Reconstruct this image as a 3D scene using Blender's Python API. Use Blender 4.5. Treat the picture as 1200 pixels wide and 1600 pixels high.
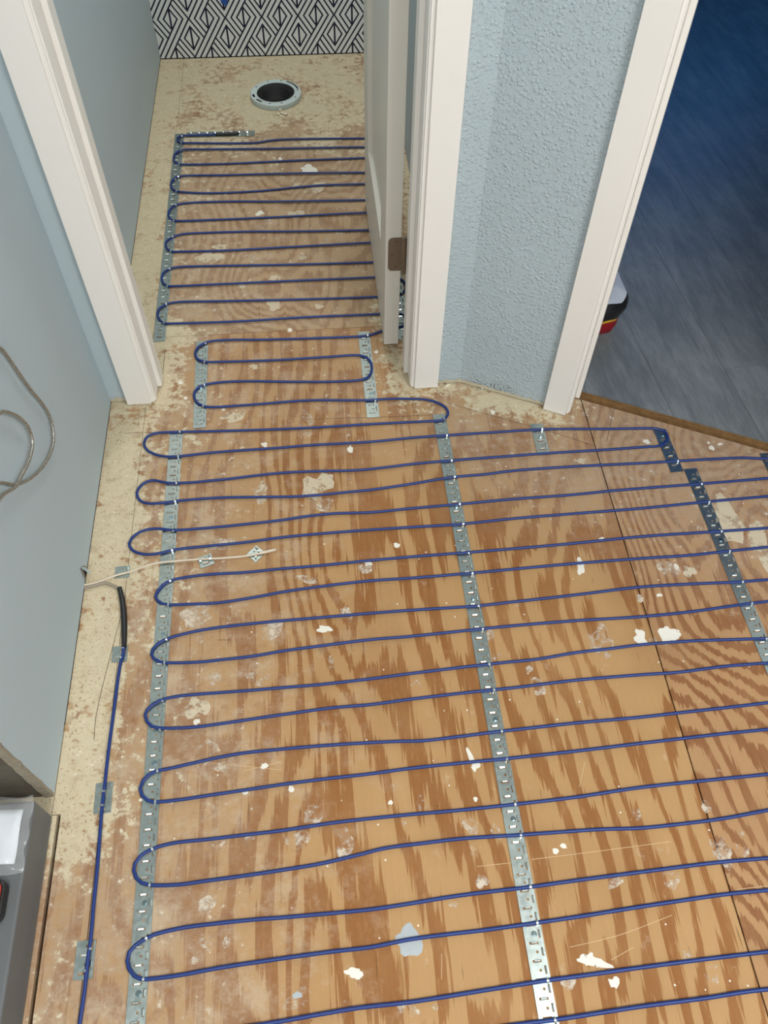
import bpy, bmesh, math, random
from mathutils import Matrix, Vector

random.seed(7)
for o in list(bpy.data.objects):
    bpy.data.objects.remove(o, do_unlink=True)
SC = bpy.context.scene
COL = SC.collection

# ---------------------------------------------------------------- camera
cam_data = bpy.data.cameras.new('camera')
cam_data.lens = 28.755
cam_data.sensor_width = 36.0
cam_data.sensor_fit = 'AUTO'
cam_data.clip_start = 0.02
cam = bpy.data.objects.new('camera', cam_data)
COL.objects.link(cam)
cam.matrix_world = Matrix(((0.996293, 0.063484, -0.058059, 0.0),
                           (-0.08534, 0.814557, -0.573771, 0.0),
                           (0.010867, 0.576599, 0.816955, 1.45),
                           (0, 0, 0, 1)))
SC.camera = cam

# ---------------------------------------------------------------- world, lamps, exposure
world = bpy.data.worlds.new('world')
SC.world = world
world.use_nodes = True
world.node_tree.nodes['Background'].inputs[0].default_value = (0.6, 0.7, 0.85, 1)
world.node_tree.nodes['Background'].inputs[1].default_value = 0.3

def area_light(name, loc, size, power, color, rot=(0, 0, 0), sizey=None):
    d = bpy.data.lights.new(name, 'AREA')
    d.energy = power
    d.color = color
    d.size = size
    if sizey:
        d.shape = 'RECTANGLE'
        d.size_y = sizey
    o = bpy.data.objects.new(name, d)
    COL.objects.link(o)
    o.location = loc
    o.rotation_euler = rot
    return o

area_light('main_ceiling_lamp', (1.15, -0.50, 2.37), 0.8, 50, (1.0, 0.985, 0.96))
area_light('door_edge_fill_lamp', (-0.35, -0.70, 2.37), 0.5, 27, (1.0, 0.985, 0.96))  # unseen fill lamp added to brighten the door's hinge edge
area_light('toilet_ceiling_lamp', (0.15, 2.42, 2.37), 0.3, 18.0, (1.0, 0.97, 0.91))
SC.view_settings.view_transform = 'Standard'
SC.view_settings.look = 'None'
SC.view_settings.gamma = 1.0
SC.view_settings.use_curve_mapping = False
SC.view_settings.exposure = 0.0

# ---------------------------------------------------------------- helpers
def link(o, parent=None):
    COL.objects.link(o)
    if parent is not None:
        o.parent = parent
    return o

def mesh_obj(name, verts, faces, mat=None, parent=None, smooth=False):
    me = bpy.data.meshes.new(name)
    me.from_pydata([tuple(v) for v in verts], [], faces)
    me.update()
    if smooth:
        for p in me.polygons:
            p.use_smooth = True
    if mat:
        me.materials.append(mat)
    return link(bpy.data.objects.new(name, me), parent)

def empty(name, loc=(0, 0, 0), parent=None):
    o = bpy.data.objects.new(name, None)
    o.location = loc
    return link(o, parent)

def tag(o, label=None, cat=None, group=None, kind=None):
    if label: o['label'] = label
    if cat: o['category'] = cat
    if group: o['group'] = group
    if kind: o['kind'] = kind
    return o

class MB:
    """collects vertices and faces of one mesh"""
    def __init__(self):
        self.v = []; self.f = []
    def add(self, vs, fs):
        n = len(self.v)
        self.v += [tuple(p) for p in vs]
        self.f += [tuple(i + n for i in q) for q in fs]
    def box(self, x0, y0, z0, x1, y1, z1):
        self.add([(x0,y0,z0),(x1,y0,z0),(x1,y1,z0),(x0,y1,z0),(x0,y0,z1),(x1,y0,z1),(x1,y1,z1),(x0,y1,z1)],
                 [(0,3,2,1),(4,5,6,7),(0,1,5,4),(1,2,6,5),(2,3,7,6),(3,0,4,7)])
    def prism(self, poly, z0, z1):
        a = sum(poly[i][0]*poly[(i+1) % len(poly)][1] - poly[(i+1) % len(poly)][0]*poly[i][1] for i in range(len(poly)))
        if a < 0: poly = list(reversed(poly))
        n = len(poly)
        self.add([(x, y, z0) for x, y in poly] + [(x, y, z1) for x, y in poly],
                 [tuple(reversed(range(n))), tuple(range(n, 2*n))] + [(i, (i+1) % n, n+(i+1) % n, n+i) for i in range(n)])
    def cyl(self, c, r, z0, z1, n=16, r1=None):
        r1 = r if r1 is None else r1
        p0 = [(c[0]+r*math.cos(2*math.pi*i/n), c[1]+r*math.sin(2*math.pi*i/n), z0) for i in range(n)]
        p1 = [(c[0]+r1*math.cos(2*math.pi*i/n), c[1]+r1*math.sin(2*math.pi*i/n), z1) for i in range(n)]
        self.add(p0+p1, [tuple(reversed(range(n))), tuple(range(n, 2*n))] + [(i, (i+1) % n, n+(i+1) % n, n+i) for i in range(n)])
    def build(self, name, mat, parent=None, bevel=0, smooth=False):
        o = mesh_obj(name, self.v, self.f, mat, parent, smooth)
        if bevel:
            m = o.modifiers.new('bevel', 'BEVEL'); m.width = bevel; m.segments = 2; m.limit_method = 'ANGLE'
        return o

def catmull(pts, step):
    P = [Vector(p) for p in pts]
    P = [P[0]*2 - P[1]] + P + [P[-1]*2 - P[-2]]
    out = []
    for i in range(1, len(P)-2):
        p0, p1, p2, p3 = P[i-1:i+3]
        d01, d12, d23 = [max(1e-4, (b-a).length)**0.5 for a, b in ((p0,p1),(p1,p2),(p2,p3))]
        n = max(1, int((p2-p1).length/step))
        t0, t1 = 0.0, d01
        t2 = t1+d12; t3 = t2+d23
        for k in range(n):
            t = t1+(t2-t1)*k/n
            A1 = p0*((t1-t)/(t1-t0)) + p1*((t-t0)/(t1-t0))
            A2 = p1*((t2-t)/(t2-t1)) + p2*((t-t1)/(t2-t1))
            A3 = p2*((t3-t)/(t3-t2)) + p3*((t-t2)/(t3-t2))
            B1 = A1*((t2-t)/(t2-t0)) + A2*((t-t0)/(t2-t0))
            B2 = A2*((t3-t)/(t3-t1)) + A3*((t-t1)/(t3-t1))
            out.append(B1*((t2-t)/(t2-t1)) + B2*((t-t1)/(t2-t1)))
    out.append(P[-2].copy())
    return out

def tube(name, pts, r, mat, parent=None, n=8, radii=None):
    pts = [Vector(p) for p in pts]
    v = []; f = []
    m = len(pts)
    up0 = None
    for i, p in enumerate(pts):
        t = (pts[min(i+1, m-1)] - pts[max(i-1, 0)]).normalized()
        if up0 is None:
            up0 = Vector((0, 0, 1)) if abs(t.z) < 0.9 else Vector((1, 0, 0))
        s = t.cross(up0).normalized()
        u = s.cross(t).normalized()
        up0 = u
        rr = radii[i] if radii else r
        for k in range(n):
            a = 2*math.pi*k/n
            v.append(p + s*(rr*math.cos(a)) + u*(rr*math.sin(a)))
    for i in range(m-1):
        for k in range(n):
            f.append((i*n+k, i*n+(k+1) % n, (i+1)*n+(k+1) % n, (i+1)*n+k))
    f.append(tuple(range(n))); f.append(tuple(reversed(range((m-1)*n, m*n))))
    return mesh_obj(name, v, f, mat, parent, True)

# ---------------------------------------------------------------- node expressions
class X:
    """a shader socket with arithmetic"""
    nt = None
    def __init__(self, s): self.s = s
    @staticmethod
    def m(op, *a, clamp=False):
        n = X.nt.nodes.new('ShaderNodeMath'); n.operation = op; n.use_clamp = clamp
        for i, q in enumerate(a):
            if isinstance(q, X): X.nt.links.new(q.s, n.inputs[i])
            else: n.inputs[i].default_value = q
        return X(n.outputs[0])
    def __add__(s, o): return X.m('ADD', s, o)
    __radd__ = __add__
    def __sub__(s, o): return X.m('SUBTRACT', s, o)
    def __rsub__(s, o): return X.m('SUBTRACT', o, s)
    def __mul__(s, o): return X.m('MULTIPLY', s, o)
    __rmul__ = __mul__
    def __truediv__(s, o): return X.m('DIVIDE', s, o)
def xfract(a): return X.m('FRACT', a)
def xabs(a): return X.m('ABSOLUTE', a)
def xmax(a, b): return X.m('MAXIMUM', a, b)
def xmin(a, b): return X.m('MINIMUM', a, b)
def xlt(a, b): return X.m('LESS_THAN', a, b)
def xgt(a, b): return X.m('GREATER_THAN', a, b)
def xsat(a): return X.m('ADD', a, 0.0, clamp=True)
def xsm(a, lo, hi):
    n = X.nt.nodes.new('ShaderNodeMapRange'); n.interpolation_type = 'SMOOTHSTEP'
    X.nt.links.new(a.s, n.inputs[0])
    n.inputs[1].default_value = lo; n.inputs[2].default_value = hi
    n.inputs[3].default_value = 0; n.inputs[4].default_value = 1
    if lo > hi:
        n.inputs[1].default_value = hi; n.inputs[2].default_value = lo
        n.inputs[3].default_value = 1; n.inputs[4].default_value = 0
    return X(n.outputs[0])
def xvec(x, y, z=0.0):
    n = X.nt.nodes.new('ShaderNodeCombineXYZ')
    for i, q in enumerate((x, y, z)):
        if isinstance(q, X): X.nt.links.new(q.s, n.inputs[i])
        else: n.inputs[i].default_value = q
    return X(n.outputs[0])
def xnoise(vec, scale=1.0, detail=2.0, rough=0.5, dist=0.0):
    n = X.nt.nodes.new('ShaderNodeTexNoise')
    X.nt.links.new(vec.s, n.inputs['Vector'])
    n.inputs['Scale'].default_value = scale; n.inputs['Detail'].default_value = detail
    n.inputs['Roughness'].default_value = rough; n.inputs['Distortion'].default_value = dist
    return X(n.outputs[0])
def xvor(vec, scale, feature='F1', out='Distance', rnd=1.0):
    n = X.nt.nodes.new('ShaderNodeTexVoronoi'); n.feature = feature
    X.nt.links.new(vec.s, n.inputs['Vector'])
    n.inputs['Scale'].default_value = scale
    n.inputs['Randomness'].default_value = rnd
    return X(n.outputs[out])
def xcol(c):
    n = X.nt.nodes.new('ShaderNodeRGB'); n.outputs[0].default_value = (*c, 1); return X(n.outputs[0])
def xmix(a, b, t):
    n = X.nt.nodes.new('ShaderNodeMix'); n.data_type = 'RGBA'
    for idx, q in ((6, a), (7, b)):
        if isinstance(q, X): X.nt.links.new(q.s, n.inputs[idx])
        else: n.inputs[idx].default_value = (*q, 1)
    if isinstance(t, X): X.nt.links.new(t.s, n.inputs[0])
    else: n.inputs[0].default_value = t
    return X(n.outputs[2])
def lin(r, g, b):
    return tuple(((c/255)/12.92 if c/255 <= 0.04045 else ((c/255+0.055)/1.055)**2.4) for c in (r, g, b))

def begin(name):
    m = bpy.data.materials.new(name); m.use_nodes = True
    X.nt = m.node_tree
    b = m.node_tree.nodes['Principled BSDF']
    tc = X.nt.nodes.new('ShaderNodeTexCoord')
    sx = X.nt.nodes.new('ShaderNodeSeparateXYZ')
    X.nt.links.new(tc.outputs['Object'], sx.inputs[0])
    return m, b, X(tc.outputs['Object']), X(sx.outputs[0]), X(sx.outputs[1]), X(sx.outputs[2])
def setin(b, name, q):
    if isinstance(q, X): X.nt.links.new(q.s, b.inputs[name])
    elif isinstance(q, tuple): b.inputs[name].default_value = (*q, 1)
    else: b.inputs[name].default_value = q
def bump(b, h, strength, dist):
    n = X.nt.nodes.new('ShaderNodeBump')
    n.inputs['Strength'].default_value = strength; n.inputs['Distance'].default_value = dist
    X.nt.links.new(h.s, n.inputs['Height']); X.nt.links.new(n.outputs[0], b.inputs['Normal'])
def simple(name, c, rough=0.5, metal=0.0, var=0.06, scale=40.0, bmp=0.0):
    m, b, P, x, y, z = begin(name)
    n = xnoise(P, scale, 3)
    setin(b, 'Base Color', xmix(tuple(k*(1-var) for k in c), tuple(min(1, k*(1+var)) for k in c), n))
    setin(b, 'Roughness', rough); setin(b, 'Metallic', metal)
    if bmp: bump(b, n, bmp, 0.002)
    return m

# ---------------------------------------------------------------- materials
def ply_material(name, ox, oy, kx, amp, fx, fy, ca, cb, whorls=(), pale=0.0):
    m, b, P, x, y, z = begin(name)
    # growth-ring contours of a rotary-cut veneer, stretched along y
    big = xnoise(xvec(x*fx + ox, y*fy + oy), 1.0, 1.5, 0.4)
    mid = xnoise(xvec(x*11.0 + oy, y*2.0 + ox), 1.0, 2.0, 0.55)
    fib = xnoise(xvec(x*75.0, y*4.0), 1.0, 2.0, 0.6)
    serr = xnoise(xvec(x*210.0 + ox, y*5.0), 1.0, 2.0, 0.6)
    fine = xnoise(xvec(x*520.0, y*16.0), 1.0, 2.0, 0.6)
    h = x*kx + big*amp + mid*2.4 + fib*0.70 + serr*0.60 + fine*0.12
    for (wx, wy, sx, sy, wa) in whorls:
        d2 = (x - wx)*(x - wx)*sx + (y - wy)*(y - wy)*sy
        h = h + X.m('EXPONENT', d2*-1.0)*wa
    tri = xabs(xfract(h) - 0.5)*2.0
    tone = xnoise(xvec(x*4.0 + 3.1 + ox, y*1.2), 1.0, 2.0)
    thr = tone*0.75 + 0.16
    dark = xsm(tri - thr, -0.05, 0.07)
    soft = xsm(tri - thr, -0.7, 0.5)
    n1 = xnoise(P, 7.0, 4.0, 0.6); n2 = xnoise(P, 55.0, 4.0, 0.65); n3 = xnoise(P, 190.0, 2.0, 0.6)
    col = xmix(ca, cb, dark*(0.62 + 0.38*fib) + soft*0.12)
    col = xmix(col, tuple(k*0.70 for k in cb), xsm(fine, 0.58, 0.78)*0.30*(0.3 + dark))
    rays = xnoise(xvec(x*160.0, y*26.0), 1.0, 2.0, 0.6)
    col = xmix(col, tuple(min(1, k*1.20) for k in ca), xsm(rays, 0.55, 0.75)*0.30)
    col = xmix(col, tuple(k*0.86 for k in ca), xsm(xnoise(xvec(x*7.0+4.0, y*5.0), 1.0, 3.0, 0.6), 0.5, 0.75)*0.35)
    # short torn-out splinters
    spl = xsm(xnoise(xvec(x*210.0 + 9.0, y*9.0), 1.0, 1.0, 0.5), 0.735, 0.76)*xsm(n1, 0.44, 0.52)
    col = xmix(col, lin(84, 58, 38), spl*0.75)
    # weathered, paint-hazed areas
    angd = x*0.4384 + y*0.8988 - 1.3893
    haze = xmax(xsm(y, 0.95, 1.45)*0.45, xsm(x, -0.02, -0.40)*0.85)
    haze = xmax(haze, xsm(angd, -0.48, -0.12)*xsm(x, 0.12, 0.34)*0.95)
    haze = xmax(haze, xsm(x, 0.45, 1.0)*xsm(y, 0.55, 1.05)*0.45)
    haze = xmax(haze, xsm(y, 1.9, 2.6))
    haze = haze*(0.02 + 1.25*n1 + (n2-0.5)*2.0) + pale
    vt = xnoise(xvec(x*3.0+1.0, y*2.2), 1.0, 3.0, 0.6)
    col = xmix(col, tuple(min(1, k*1.16) for k in ca), xsm(vt, 0.5, 0.72)*0.35)
    col = xmix(col, tuple(k*0.80 for k in cb), xsm(vt, 0.5, 0.30)*0.22)
    dusty = xmix(col, lin(172, 152, 130), xsat(haze*0.85))
    # rubbed whitish paint film, strongest to the left
    rub = xsm(xnoise(P, 13.0, 6.0, 0.78), 0.47, 0.64)*xmax(xsm(x, 0.22, -0.30), xsm(y, 0.9, 1.4)*0.6)
    dusty = xmix(dusty, lin(190, 172, 148), rub*0.55)
    rust = xsm(xnoise(xvec(x + 3.0, y + 8.0), 19.0, 5.0, 0.75), 0.54, 0.66)*xsm(x, 0.05, -0.32)
    dusty = xmix(dusty, lin(132, 92, 70), rust*0.40)
    # cream overspray by the walls, scabbed and speckled
    edge = xmax(xsm(x, -0.32, -0.47)*0.76, xsm(x, -0.10, -0.40)*0.44)
    far = xsm(y, 1.9, 2.75)*0.66
    thrs = xsm(y, 1.18, 1.40)*xmax(xsm(x, -0.22, -0.42), xsm(x, 0.02, 0.20))*0.66*xsm(y, 1.95, 1.60)
    angd = x*0.4384 + y*0.8988 - 1.3893
    ang = xsm(angd, -0.20, -0.02)*xsm(x, 0.10, 0.26)*xsm(x, 0.80, 0.50)*0.62
    keep = xmax(xsm(y, 0.16, 0.42), 0.45)
    mask = xmax(xmax(edge*keep, far), xmax(thrs, ang))
    cream = xsm(mask + (n1-0.5)*1.25 + (n2-0.5)*1.15, 0.46, 0.62)
    cream = cream*xsm(n3 + (n1-0.5)*0.35, 0.31, 0.40)
    cc = xmix(lin(190, 176, 146), lin(216, 205, 176), n2)
    cc = xmix(cc, lin(160, 138, 108), xsm(xnoise(P, 24.0, 4.0, 0.7), 0.52, 0.70)*0.55)
    col = xmix(dusty, cc, cream*0.92)
    # speckled drips and dirt
    speck = xsm(n2, 0.62, 0.70)*xsm(mask + haze, 0.15, 0.5)
    col = xmix(col, lin(224, 214, 196), speck*0.55)
    grit = xsm(xnoise(P, 260.0, 2.5, 0.6), 0.62, 0.67)*xsm(n1, 0.40, 0.60)
    col = xmix(col, lin(112, 80, 56), grit*xsm(mask, 0.2, 0.6)*0.9)
    v = xvor(P, 30.0)
    dots = xlt(v, 0.052)*xgt(xnoise(P, 17.0, 0.0), 0.46)
    col = xmix(col, lin(228, 222, 208), dots*0.85)
    v2 = xvor(xvec(x + 5.3, y + 2.2), 15.0)
    col = xmix(col, lin(70, 50, 34), xlt(v2, 0.018)*0.8)
    scr = xsm(xnoise(xvec(x*26.0 + y*7.0, y*24.0 - x*5.0), 1.0, 4.0, 0.7), 0.60, 0.72)
    col = xmix(col, lin(208, 190, 166), scr*xsm(n1, 0.42, 0.62)*0.40)
    setin(b, 'Base Color', col)
    setin(b, 'Roughness', 0.72)
    setin(b, 'Specular IOR Level', 0.25)
    bump(b, fine*0.5 + cream*0.6 + rays*0.3 - spl*0.8, 0.3, 0.0012)
    return m

CA, CB = lin(177, 139, 94), lin(141, 92, 49)
M_PLY_MAIN = ply_material('plywood_main', 0.0, 0.0, 16.0, 11.0, 2.3, 1.05, CA, CB, ((-0.028, 1.0, 110, 9, 3.6), (-0.071, 0.20, 220, 9, 2.6)))
M_PLY_EDGE = ply_material('plywood_edge', 7.7, 3.1, 14.0, 7.0, 3.0, 0.8, CA, CB)
M_PLY_TOILET = ply_material('plywood_toilet', 2.4, 9.3, 8.0, 14.0, 3.2, 1.5, lin(178, 148, 110), lin(140, 101, 65), ((-0.185, 1.766, 90, 50, 5), (-0.05, 1.77, 90, 40, 4), (0.0, 2.1, 60, 25, 4), (-0.25, 2.2, 70, 25, 3)), 0.14)
M_PLY_RIGHT = ply_material('plywood_right', 11.0, 5.6, 18.0, 26.0, 2.4, 1.5, lin(172, 133, 93), lin(132, 86, 52), ((0.88, 1.15, 120, 80, 5), (0.744, 0.98, 60, 14, 3)))
M_PLY_CORE = simple('plywood_core', lin(122, 90, 52), 0.85, 0, 0.5, 70, 0.5)
M_DARK = simple('dark_void', (0.008, 0.006, 0.005), 0.95)

def wall_material(name, c, knock=0.0, dirt=False):
    m, b, P, x, y, z = begin(name)
    n = xnoise(P, 3.0, 2)
    col = xmix(tuple(k*0.96 for k in c), tuple(k*1.04 for k in c), n)
    if dirt:
        d = xsm(z, 0.055, 0.012)*xsm(xnoise(P, 260.0, 2.0, 0.6), 0.52, 0.60)*xsm(x, 0.33, 0.37)*xsm(x, 0.47, 0.42)
        col = xmix(col, lin(70, 68, 62), d*0.85)
    sc = xsm(xnoise(xvec(x*9, y*9, z*30), 1.0, 4.0, 0.7), 0.68, 0.74)
    col = xmix(col, tuple(min(1, k*1.15) for k in c), sc*0.25)
    setin(b, 'Base Color', col); setin(b, 'Roughness', 0.55); setin(b, 'Specular IOR Level', 0.3)
    if knock:
        wob = P
        vc = X.nt.nodes.new('ShaderNodeTexVoronoi'); vc.feature = 'SMOOTH_F1'
        X.nt.links.new(P.s, vc.inputs['Vector']); vc.inputs['Scale'].default_value = 135.0; vc.inputs['Smoothness'].default_value = 0.25
        sc_ = X.nt.nodes.new('ShaderNodeSeparateColor'); X.nt.links.new(vc.outputs['Color'], sc_.inputs[0])
        keep = xsm(X(sc_.outputs[0]), 0.38, 0.48)
        dv = X(vc.outputs['Distance']) + (xnoise(P, 230.0, 1.0) - 0.5)*0.35
        a2 = xnoise(P, 230.0, 2.0, 0.5, 0.2)
        h = xsm(dv, 0.55, 0.32)*keep + xsm(a2, 0.53, 0.63)*0.55
        bump(b, h, knock, 0.003)
    else:
        bump(b, xnoise(P, 240.0, 2.0), 0.08, 0.001)
    return m
M_WALL = wall_material('wall_paint', lin(181, 195, 201))
M_WALL_TEX = wall_material('textured_wall_paint', lin(180, 194, 200), 0.46, True)
M_WHITE = simple('ceiling_white', lin(232, 230, 224), 0.7, 0, 0.02)
M_TRIM = simple('trim_white', lin(241, 237, 231), 0.35, 0, 0.012, 6)
M_DOOR = simple('door_white', lin(226, 222, 212), 0.38, 0, 0.012, 6)
M_PLASTER = simple('raw_plaster', lin(196, 186, 162), 0.9, 0, 0.2, 120, 0.4)
M_GYPSUM = simple('gypsum_edge', lin(150, 140, 122), 0.9, 0, 0.35, 160, 0.5)
M_STUD = simple('stud_wood', lin(98, 91, 78), 0.85, 0, 0.3, 60)

def steel_material(name):
    m, b, P, x, y, z = begin(name)
    sp = xvor(P, 160.0, out='Color')
    n = X.nt.nodes.new('ShaderNodeSeparateColor'); X.nt.links.new(sp.s, n.inputs[0])
    r = X(n.outputs[0])
    sm = xnoise(xvec(x*30, y*8), 1.0, 3.0)
    setin(b, 'Base Color', xmix(lin(168, 181, 179), lin(194, 204, 200), r*0.5 + sm*0.5))
    setin(b, 'Metallic', 1.0)
    setin(b, 'Roughness', 0.30 + r*0.06 + sm*0.08)
    return m
M_STEEL = steel_material('galvanised_steel')
M_TAB = simple('bright_tab_steel', lin(226, 230, 226), 0.25, 1.0, 0.03)
M_CABLE = simple('blue_cable_jacket', lin(22, 50, 116), 0.45, 0, 0.10, 30)
M_BLACK = simple('black_plastic', (0.012, 0.012, 0.013), 0.4)
M_SENSOR = simple('white_wire', lin(214, 200, 180), 0.45)
M_LEAD = simple('beige_lead', lin(150, 140, 124), 0.5)
M_PVC = simple('grey_white_pvc', lin(190, 202, 200), 0.42, 0, 0.05)
M_PIPE = simple('black_pipe', (0.003, 0.003, 0.003), 0.7)
M_BRONZE = simple('satin_bronze', lin(142, 129, 114), 0.42, 0.7, 0.06, 80)
M_SCREW = simple('zinc_screw', lin(170, 190, 196), 0.22, 1.0, 0.05)
M_PAINTG = simple('dried_grey_blue_paint', lin(168, 174, 176), 0.55, 0, 0.08, 120)
M_PENCIL = simple('pencil_mark', lin(92, 76, 62), 0.8)
M_CHIP = simple('plaster_chip', lin(226, 214, 190), 0.85)

def scuff_material(name, c, lo, hi, top=0.8):
    m, b, P, x, y, z = begin(name)
    n = xnoise(P, 75.0, 5.0, 0.75); n2 = xnoise(P, 22.0, 2.0)
    setin(b, 'Base Color', c); setin(b, 'Roughness', 0.7)
    setin(b, 'Alpha', xsm(n*0.7 + n2*0.5, lo, hi)*top)
    return m
M_PAINTW = scuff_material('dried_white_paint', lin(230, 225, 212), 0.40, 0.50, 0.97)
M_PAINTC = scuff_material('dried_cream_paint', lin(212, 197, 170), 0.44, 0.60, 0.85)
M_SCUFF = scuff_material('scuffed_paint', lin(222, 208, 188), 0.54, 0.74)

def vinyl_material():
    m, b, P, x, y, z = begin('grey_vinyl_plank')
    oi = X.nt.nodes.new('ShaderNodeObjectInfo'); rnd = X(oi.outputs['Random'])
    # grain runs along the plank direction (unit vector 0.08,-0.997)
    a = x*0.08 - y*0.997; c = x*0.997 + y*0.08
    g = xnoise(xvec(a*4.5 + rnd*13.0, c*30.0 + rnd*31.0), 1.0, 5.0, 0.65, 0.6)
    g2 = xnoise(xvec(a*28.0 + rnd*5.0, c*210.0), 1.0, 3.0, 0.6)
    blot = xnoise(xvec(a*5.0, c*7.0), 1.0, 4.0, 0.6)
    t = g*0.6 + g2*0.3 + (blot-0.5)*0.5
    setin(b, 'Base Color', xmix(lin(98, 102, 104), lin(136, 140, 141), xsm(t, 0.25, 0.70)))
    setin(b, 'Roughness', 0.36 + g2*0.12)
    bump(b, g*0.5 + g2*0.5, 0.22, 0.0012)
    return m
M_VINYL = vinyl_material()

def wallpaper_material():
    m, b, P, x, y, z = begin('navy_geometric_wallpaper')
    Xn = (x - 0.0386)/0.1242
    Zn = (z - 0.1319)/0.1264
    S = 0.68; w = 0.025
    zz = xfract(Zn) - 1.0
    p = Xn - zz*S
    pm = xfract(p + 0.5) - 0.5
    q = pm + zz*(2*S)
    inband = xgt(pm, 0.19)
    lp = xmin(xmin(xabs(pm - 0.19), xabs(pm - 0.345)), xmin(xabs(pm - 0.5), xabs(pm + 0.5)))
    qf = xfract(q)
    lq = xmin(xabs(qf - 0.5), xmin(xabs(qf - 0.655), xabs(qf - 0.81)))
    dp = xabs(pm + 0.155); dq0 = xfract(q + 0.845 + 0.5) - 0.5; dq = xabs(dq0)
    mx = xmax(dp, dq)
    far = xgt(xabs(zz + 0.5), 0.33)
    diam = xabs(mx - 0.205) + far
    vert = xabs((pm + 0.155) + dq0)*0.5 + xgt(mx, 0.2) + far
    xf = xabs(xfract(Xn + 0.5) - 0.5)
    zc = xmin(xabs(zz), xabs(zz + 1.0))
    vb = xf + xgt(zc, 0.28)
    inner = xmin(xmin(lq, diam), xmin(vert, vb)) + inband
    ln = xlt(xmin(lp, inner), w)
    setin(b, 'Base Color', xmix(lin(228, 231, 230), lin(14, 14, 52), ln))
    setin(b, 'Roughness', 0.5)
    return m
M_PAPER = wallpaper_material()
M_CURB = simple('grey_curb_paint', lin(98, 100, 101), 0.45, 0, 0.06, 20)
M_SHEET = simple('white_paper', lin(226, 230, 236), 0.6, 0, 0.03)
def film_material():
    m, b, P, x, y, z = begin('clear_plastic_film')
    setin(b, 'Base Color', (0.75, 0.77, 0.78)); setin(b, 'Roughness', 0.12)
    setin(b, 'Alpha', 0.22); setin(b, 'Specular IOR Level', 0.9)
    return m
M_FILM = film_material()
M_RED = simple('red_plastic', lin(168, 48, 36), 0.4)
M_BAG_RED = simple('bag_dark_red', lin(140, 18, 26), 0.35, 0, 0.1)
M_BAG_YEL = simple('bag_yellow', lin(226, 178, 44), 0.4)
M_BAG_BLK = simple('bag_black', (0.012, 0.012, 0.012), 0.3)
M_BAG_GRY = simple('bag_pale_grey', lin(196, 202, 212), 0.5, 0, 0.1, 60, 0.5)
M_TAPE = simple('blue_tape', lin(40, 84, 168), 0.6)
M_BRAID = None
def braid_material():
    m, b, P, x, y, z = begin('braided_steel')
    n = xnoise(P, 900.0, 1.0)
    setin(b, 'Base Color', xmix(lin(110, 106, 98), lin(214, 210, 200), xsm(n, 0.40, 0.60)))
    setin(b, 'Metallic', 0.8); setin(b, 'Roughness', 0.38)
    bump(b, n, 0.6, 0.001)
    return m
M_BRAID = braid_material()

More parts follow.
